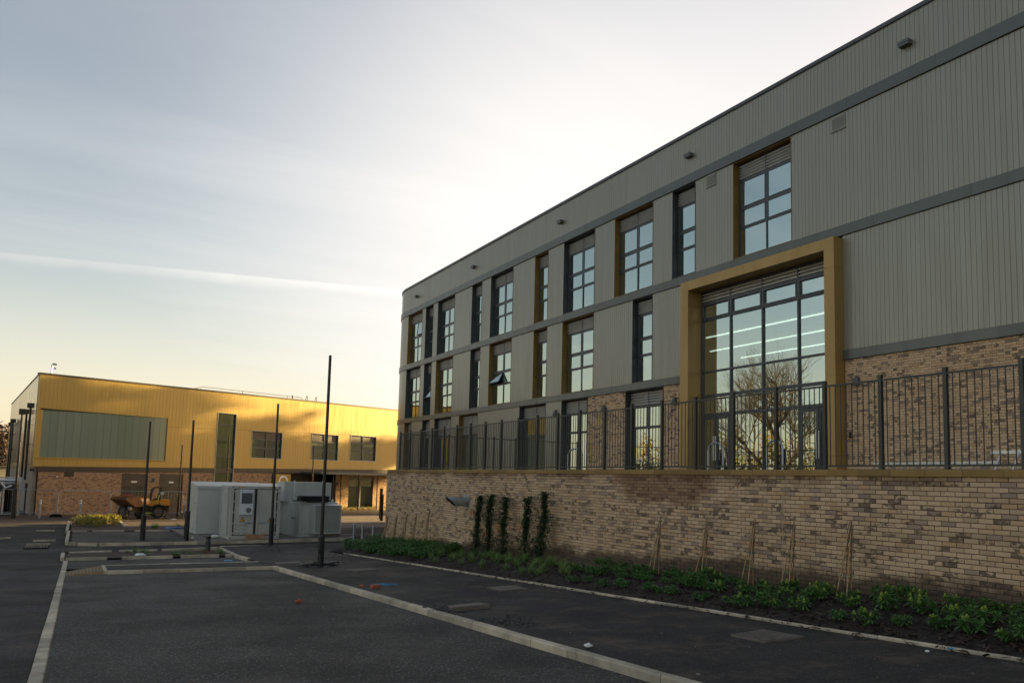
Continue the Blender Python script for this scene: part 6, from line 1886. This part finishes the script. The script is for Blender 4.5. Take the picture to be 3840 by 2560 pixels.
# five upright evergreen climbers on canes
def climber(x, y, top_, seed, label, tags):
    r = random.Random(seed); z0 = bedz(x, y); H_ = top_ - z0
    t = thing('climbing_plant', (x, y, z0), label, 'climbing plant', 'tall evergreen climbers against the brick wall')
    MB().tube([(x - 0.06, y + 0.03, z0 - 0.05), (x + 0.12, y, z0 + H_ * 0.93)], 0.011, 6).build('cane', M['cane'], t)
    mb = MB(); ph = r.uniform(0, 6)
    for k_ in range(int(2300 * H_ / 1.8)):
        h = r.random() ** 0.9
        cx_ = x + 0.12 * h + 0.022 * math.sin(h * 7 + ph); cy_ = y + 0.035 * math.sin(h * 5 + ph * 2)
        den = 0.30 * (1 - h * 0.55) * (0.62 + 0.42 * math.sin(h * 13 + ph) * math.sin(h * 5.3 + 2 * ph))
        rr = abs(r.gauss(0, 0.75)) * den; a = r.uniform(0, 6.28)
        p = Vector((cx_ + rr * math.cos(a), cy_ + rr * math.sin(a), z0 + H_ * h))
        e = r.uniform(-0.3, 1.25)
        leaf(mb, p, (math.cos(a + r.uniform(-1, 1)) * math.cos(e), math.sin(a + r.uniform(-1, 1)) * math.cos(e), math.sin(e)), (0, 0, 1), r.uniform(0.05, 0.095), 0.04)
    for k_ in range(12):      # stray shoots
        h = r.uniform(0.35, 1.0); a = r.uniform(0, 6.28); L = r.uniform(0.15, 0.32)
        b = Vector((x + 0.12 * h, y, z0 + H_ * h)); e_ = b + Vector((-0.05, math.cos(a) * L, L * r.uniform(0.1, 0.9)))
        mb.tube([b, b.lerp(e_, 0.5) + Vector((0, 0, -0.02)), e_], 0.003, 3)
        for q in range(5):
            p = b.lerp(e_, 0.3 + 0.17 * q); a2 = r.uniform(0, 6.28)
            leaf(mb, p, (math.cos(a2), math.sin(a2), 0.3), (0, 0, 1), 0.05, 0.025)
    mb.build('foliage', M['ivy'], t)
    for (dy, h, m_) in tags:
        c = Vector((x - 0.14, y + dy, z0 + H_ * h)); u = Vector((0.01, 0.055, 0.02)); v = Vector((-0.01, -0.02, 0.075))
        MB().quad(c - u - v, c + u - v, c + u + v, c - u + v).build('plant_tag', m_, t)
climber(11.12, 22.87, -0.52, 1, 'leftmost tall evergreen climber with red tag near its top', [(-0.05, 0.72, M['redtag'])])
climber(11.12, 22.05, -0.47, 2, 'second tall evergreen climber from the pipe outlet with low red tag', [(-0.14, 0.38, M['redtag'])])
climber(11.10, 21.05, -0.52, 3, 'middle tall evergreen climber with red and orange tag on its cane', [(0.0, 0.45, M['redtag']), (0.0, 0.53, M['orangetag'])])
climber(11.10, 19.72, -0.46, 4, 'forked evergreen climber with red tag, fourth from the pipe outlet', [(-0.02, 0.50, M['redtag']), (0.04, 0.56, M['orangetag'])])
climber(11.10, 18.80, -0.31, 5, 'tallest and rightmost evergreen climber, without any tag', [])
# cane tripods with thin climbers
def tripod(x, y, top_, seed, label, leafy, far=False):
    r = random.Random(seed); z0 = bedz(x, y) - 0.03
    t = thing('cane_tripod', (x, y, z0), label, 'climbing plant', 'cane tripods with thin climbers against the brick wall')
    apex = Vector((x + 0.22, y + 0.06, top_))
    feet = [(x - 0.05, y + 0.17), (x - 0.12, y - 0.1), (x + 0.12, y + 0.0)]
    if far: feet = feet[:3]
    for fx, fy in feet:
        b = Vector((fx, fy, bedz(fx, fy) - 0.05)); e_ = apex + (apex - b).normalized() * r.uniform(0.0, 0.12)
        MB().tube([b, e_], 0.0115, 6).build('cane', M['cane'], t)
    H_ = top_ - z0
    st = MB(); lf = MB()
    for k_ in range(8):
        ph = r.uniform(0, 6.28); tw = r.uniform(-8, 8); pts = []
        for q in range(12):
            h = q / 11 * r.uniform(0.95, 1.08)
            w_ = 0.05 * (1 - h) + 0.02
            pts.append((x + 0.22 * h + w_ * math.cos(ph + h * tw) * 0.8 + r.gauss(0, 0.012), y + 0.06 * h + w_ * math.sin(ph + h * tw) + r.gauss(0, 0.014), z0 + 0.02 + H_ * h))
            if r.random() < leafy:
                a = r.uniform(0, 6.28); leaf(lf, pts[-1], (math.cos(a), math.sin(a), r.uniform(-0.3, 0.5)), (0, 0, 1), r.uniform(0.03, 0.055), 0.022)
        st.tube(pts, 0.0042, 4, False)
    for k_ in range(8):
        h = r.uniform(0.4, 1.05); a = r.uniform(0, 6.28); b = Vector((x + 0.22 * h, y + 0.06 * h, z0 + H_ * h)); L = r.uniform(0.1, 0.24)
        st.tube([b, b + Vector((-0.03, math.cos(a) * L * 0.6, L * 0.3)), b + Vector((-0.05, math.cos(a) * L, L * r.uniform(-0.2, 0.7)))], 0.0025, 3, False)
    st.build('stem', M['vine'], t, kind='stuff')
    if lf.v: lf.build('leaves', M['vineleaf'], t, kind='stuff')
    for h in (0.3, 0.55, 0.78):
        w_ = 0.11 * (1 - h) + 0.03
        cx_, cy_, cz_ = x + 0.22 * h, y + 0.06 * h, z0 + H_ * h
        MB().tube([(cx_ + w_ * math.cos(a_ * math.pi / 4), cy_ + w_ * math.sin(a_ * math.pi / 4), cz_ + 0.01 * math.sin(a_)) for a_ in range(9)], 0.005, 4, False).build('tie', M['greentie'], t)
nm = ['first', 'second', 'third', 'fourth', 'fifth']
for i, (y, tp, lv) in enumerate(((13.85, -0.80, 0.45), (12.36, -0.75, 0.5), (11.08, -0.72, 0.3), (10.12, -0.70, 0.22), (8.92, -0.58, 0.05))):
    tripod(11.05, y, tp, 60 + i, ('leafy ' if lv > 0.4 else 'nearly bare ') + 'cane tripod, ' + nm[i] + ' to the right of the tall evergreen climbers', lv)
for i, (y, tp) in enumerate(((31.6, -1.65), (30.5, -1.56), (29.4, -1.50), (28.4, -1.44), (27.15, -1.21))):
    tripod(11.1, y, tp, 80 + i, 'far cane tripod with brown climber, ' + nm[i] + ' from the left end of the wall', 0.3, True)
# grasses in the island and the far planter
for i, x in enumerate(sorted(1.6 + 3.6 * rnd.random() ** 0.8 for _ in range(13))):
    y = 33.75 + rnd.random() * 1.8
    plant('grass_tuft', (SED[rnd.randrange(4)],), x, y, gz(x, y) + 0.05, rnd.uniform(0.7, 1.2), 'small green grass tuft in the kerbed island, ' + ORD[i + 1] + ' from the left', 'grass tuft', 'grass tufts in the kerbed island', ('blades',))
GT = MB()
for m_ in range(1):
    r = random.Random(5)
    for j in range(110):
        a = r.uniform(0, 6.28); e = r.uniform(0.1, 1.4); L = r.uniform(0.1, 0.2)
        p = Vector((r.gauss(0, 0.13), r.gauss(0, 0.13), r.uniform(0.02, 0.34)))
        leaf(GT, p, (math.cos(a) * math.cos(e), math.sin(a) * math.cos(e), math.sin(e)), (0, 0, 1), L, 0.05)
gmesh = GT.mesh('foliage', M['grass'])
for i, x in enumerate(sorted(-0.1 + 2.3 * rnd.random() for _ in range(26))):
    y = (56.3 if i % 4 else 52.0) + (1.8 if i % 4 else 3.5) * rnd.random()
    plant('planter_shrub', (gmesh,), x, y, gz(x, y) + 0.06, rnd.uniform(0.9, 1.5), 'shrub in the far kerbed planter, ' + ORD[i + 1] + ' from the left', 'bush', 'shrubs in the far planter', ('foliage',))
for i, x in enumerate((3.3, 3.9, 4.1, 5.3)):
    plant('dry_tuft', (SED[i % 4],), x, 51.2, gz(x, 51) + 0.06, 1.5, ORD[i + 1] + ' small dry grass tuft in the bare verge behind the bay', 'grass tuft', 'dry tufts in the bare verge', ('blades',))
for i in range(9):
    p = FP(28.3 + 0.75 * i, 0, 0.5)
    plant('wall_foot_plant', (gmesh,), p.x, p.y, gz(0, 80) - 0.02, 0.9, 'low plant below the glazed entrance wall, ' + ORD[i + 1] + ' from the left', 'bush', 'low plants along the glazed wall', ('foliage',))

# ------------------------------------------------------------------ trees, hedge and the wooded hill
def bare_tree(name, x, y, z0, H_, crown, seed, label, leaves=0, lr=0.3, lm=None, lev=5):
    r = random.Random(seed)
    t = thing(name, (x, y, z0), label, 'tree')
    tr = MB(); br_ = MB(); tips = []
    def grow(p, d, L, rad, lvl):
        n = 4; pts = [p]; dd = d.copy(); q = p.copy()
        for i in range(n):
            dd = (dd + Vector((r.uniform(-1, 1), r.uniform(-1, 1), r.uniform(-0.5, 0.8))) * 0.17).normalized()
            q = q + dd * (L / n); pts.append(q)
        rs = [rad * (1 - 0.42 * i / n) for i in range(n + 1)]
        (tr if lvl == 0 else br_).tube(pts, rs, 7 if lvl < 2 else (4 if lvl < 4 else 3), lvl < 2)
        if lvl >= lev - 1: tips.extend(pts[1:])
        if lvl >= lev: return
        kids = (7, 6, 5, 4, 3, 2)[lvl] if lev > 4 else (6, 5, 4, 3, 2)[lvl]
        for c in range(kids):
            f = r.uniform(0.45, 1.0) if lvl else r.uniform(0.55, 1.0)
            k_ = min(n - 1, int(f * n)); b = pts[k_].lerp(pts[k_ + 1], f * n - k_)
            ax = Vector((math.cos(c * 2.4 + r.uniform(-.5, .5)), math.sin(c * 2.4 + r.uniform(-.5, .5)), 0))
            nd = (dd * r.uniform(0.5, 0.9) + ax * r.uniform(0.5, 0.95) * crown + Vector((0, 0, 0.15))).normalized()
            grow(b, nd, L * r.uniform(0.58, 0.78), rs[k_] * 0.62, lvl + 1)
    grow(Vector((x, y, z0)), Vector((0, 0, 1)), H_ * 0.36, H_ * 0.022, 0)
    tr.build('trunk', M['bark'], t); br_.build('crown', M['bark'], t)
    if leaves:
        lf = MB()
        cl = [Vector(r.choice(tips)) for _ in range(max(1, leaves // 45))]
        for i in range(leaves):
            p = r.choice(cl) + Vector((r.gauss(0, .55), r.gauss(0, .55), r.gauss(0, .5))); a = r.uniform(0, 6.28); e = r.uniform(-1, 1)
            leaf(lf, p, (math.cos(a) * math.cos(e), math.sin(a) * math.cos(e), math.sin(e)), (0, 0, 1), lr * r.uniform(0.6, 1.3), lr * 0.7)
        lf.build('foliage', lm or M['treeleaf'], t)
bare_tree('bare_tree', -22.0, 60.5, gz(0, 60), 20.5, 0.80, 11, 'large bare tree mirrored in the big gold framed window')
bare_tree('bare_tree', -24.0, 70.0, gz(0, 70), 15.0, 0.9, 14, 'smaller bare tree mirrored beside the large one in the big window', lev=4)
for i, (x, y, h, lv, sd) in enumerate(((100, 84.5, 34, 9000, 21), (107, 91.0, 34, 5200, 22), (99, 89.5, 28, 3600, 23))):  # unseen trees, added to break the low sun into patches on the gold building
    bare_tree('dapple_tree', x, y, gz(0, 80), h, 0.62, sd, ['nearest', 'second', 'third', 'thinnest'][i] + ' added shade tree out of sight behind the grey school', lv, 1.0, lev=4)
r = random.Random(3)
for j in range(9):
    hb = MB(); y0 = 42 + 7 * j; x0 = -33 + 1.5 * math.sin(j)
    t = thing('hedge_tree', (x0, y0 + 3, gz(0, y0)), 'russet tree mirrored low in the big window, ' + ORD[j + 1] + ' from the near end', 'tree', 'russet trees mirrored in the lower panes')
    MB().tube([(x0, y0 + 3, gz(0, y0)), (x0 + 0.3, y0 + 3, gz(0, y0) + 5)], [0.25, 0.12], 7).build('trunk', M['bark'], t)
    for i in range(1500):
        a = r.uniform(0, 6.28); q = r.random() ** 0.5
        h = r.random()
        rr = 4.4 * math.sin(math.pi * (0.12 + 0.8 * h)) ** 0.7
        p = Vector((x0 + rr * q * math.cos(a) * 0.7, y0 + 3 + rr * q * math.sin(a), gz(0, y0) + 0.6 + 10.0 * h * (0.85 + 0.2 * math.sin(j * 2.1 + a * 2))))
        e = r.uniform(-1, 1); leaf(hb, p, (math.cos(a) * math.cos(e), math.sin(a) * math.cos(e), math.sin(e)), (0, 0, 1), r.uniform(0.3, 0.7), 0.35)
    hb.build('crown', M['hedge'], t)
# hill at the far left with a brown wood on it
mb = MB(); NX, NY = 40, 14
def hillz(x, y):
    return gz(0, 300) - 1.0 + 21.0 * math.exp(-((y - 470) / 95) ** 2) * (0.82 + 0.18 * math.sin(x * 0.013 + 1.0)) * math.exp(-(max(0, abs(x + 60) - 260) / 160) ** 2)
for j in range(NY + 1):
    for i in range(NX + 1):
        x = -500 + 800 * i / NX; y = 230 + 480 * j / NY; mb.v.append((x, y, hillz(x, y)))
for j in range(NY):
    for i in range(NX):
        a = j * (NX + 1) + i; mb.f.append((a, a + 1, a + NX + 2, a + NX + 1))
mb.build('hill', M['hill'], kind='structure', smooth=True)
wd = MB(); r = random.Random(9)
for i in range(2600):
    x = r.uniform(-140, 10); y = r.uniform(360, 470); z = hillz(x, y); h = r.uniform(3, 9)
    for q in range(5):
        a = r.uniform(0, 6.28); e = r.uniform(-0.5, 1.2)
        leaf(wd, (x + r.gauss(0, 1.2), y, z + h * r.random()), (math.cos(a) * math.cos(e), math.sin(a) * math.cos(e), math.sin(e)), (0, 0, 1), r.uniform(1.2, 2.6), 1.4)
wd.build('distant_wood', M['wood'], kind='stuff')
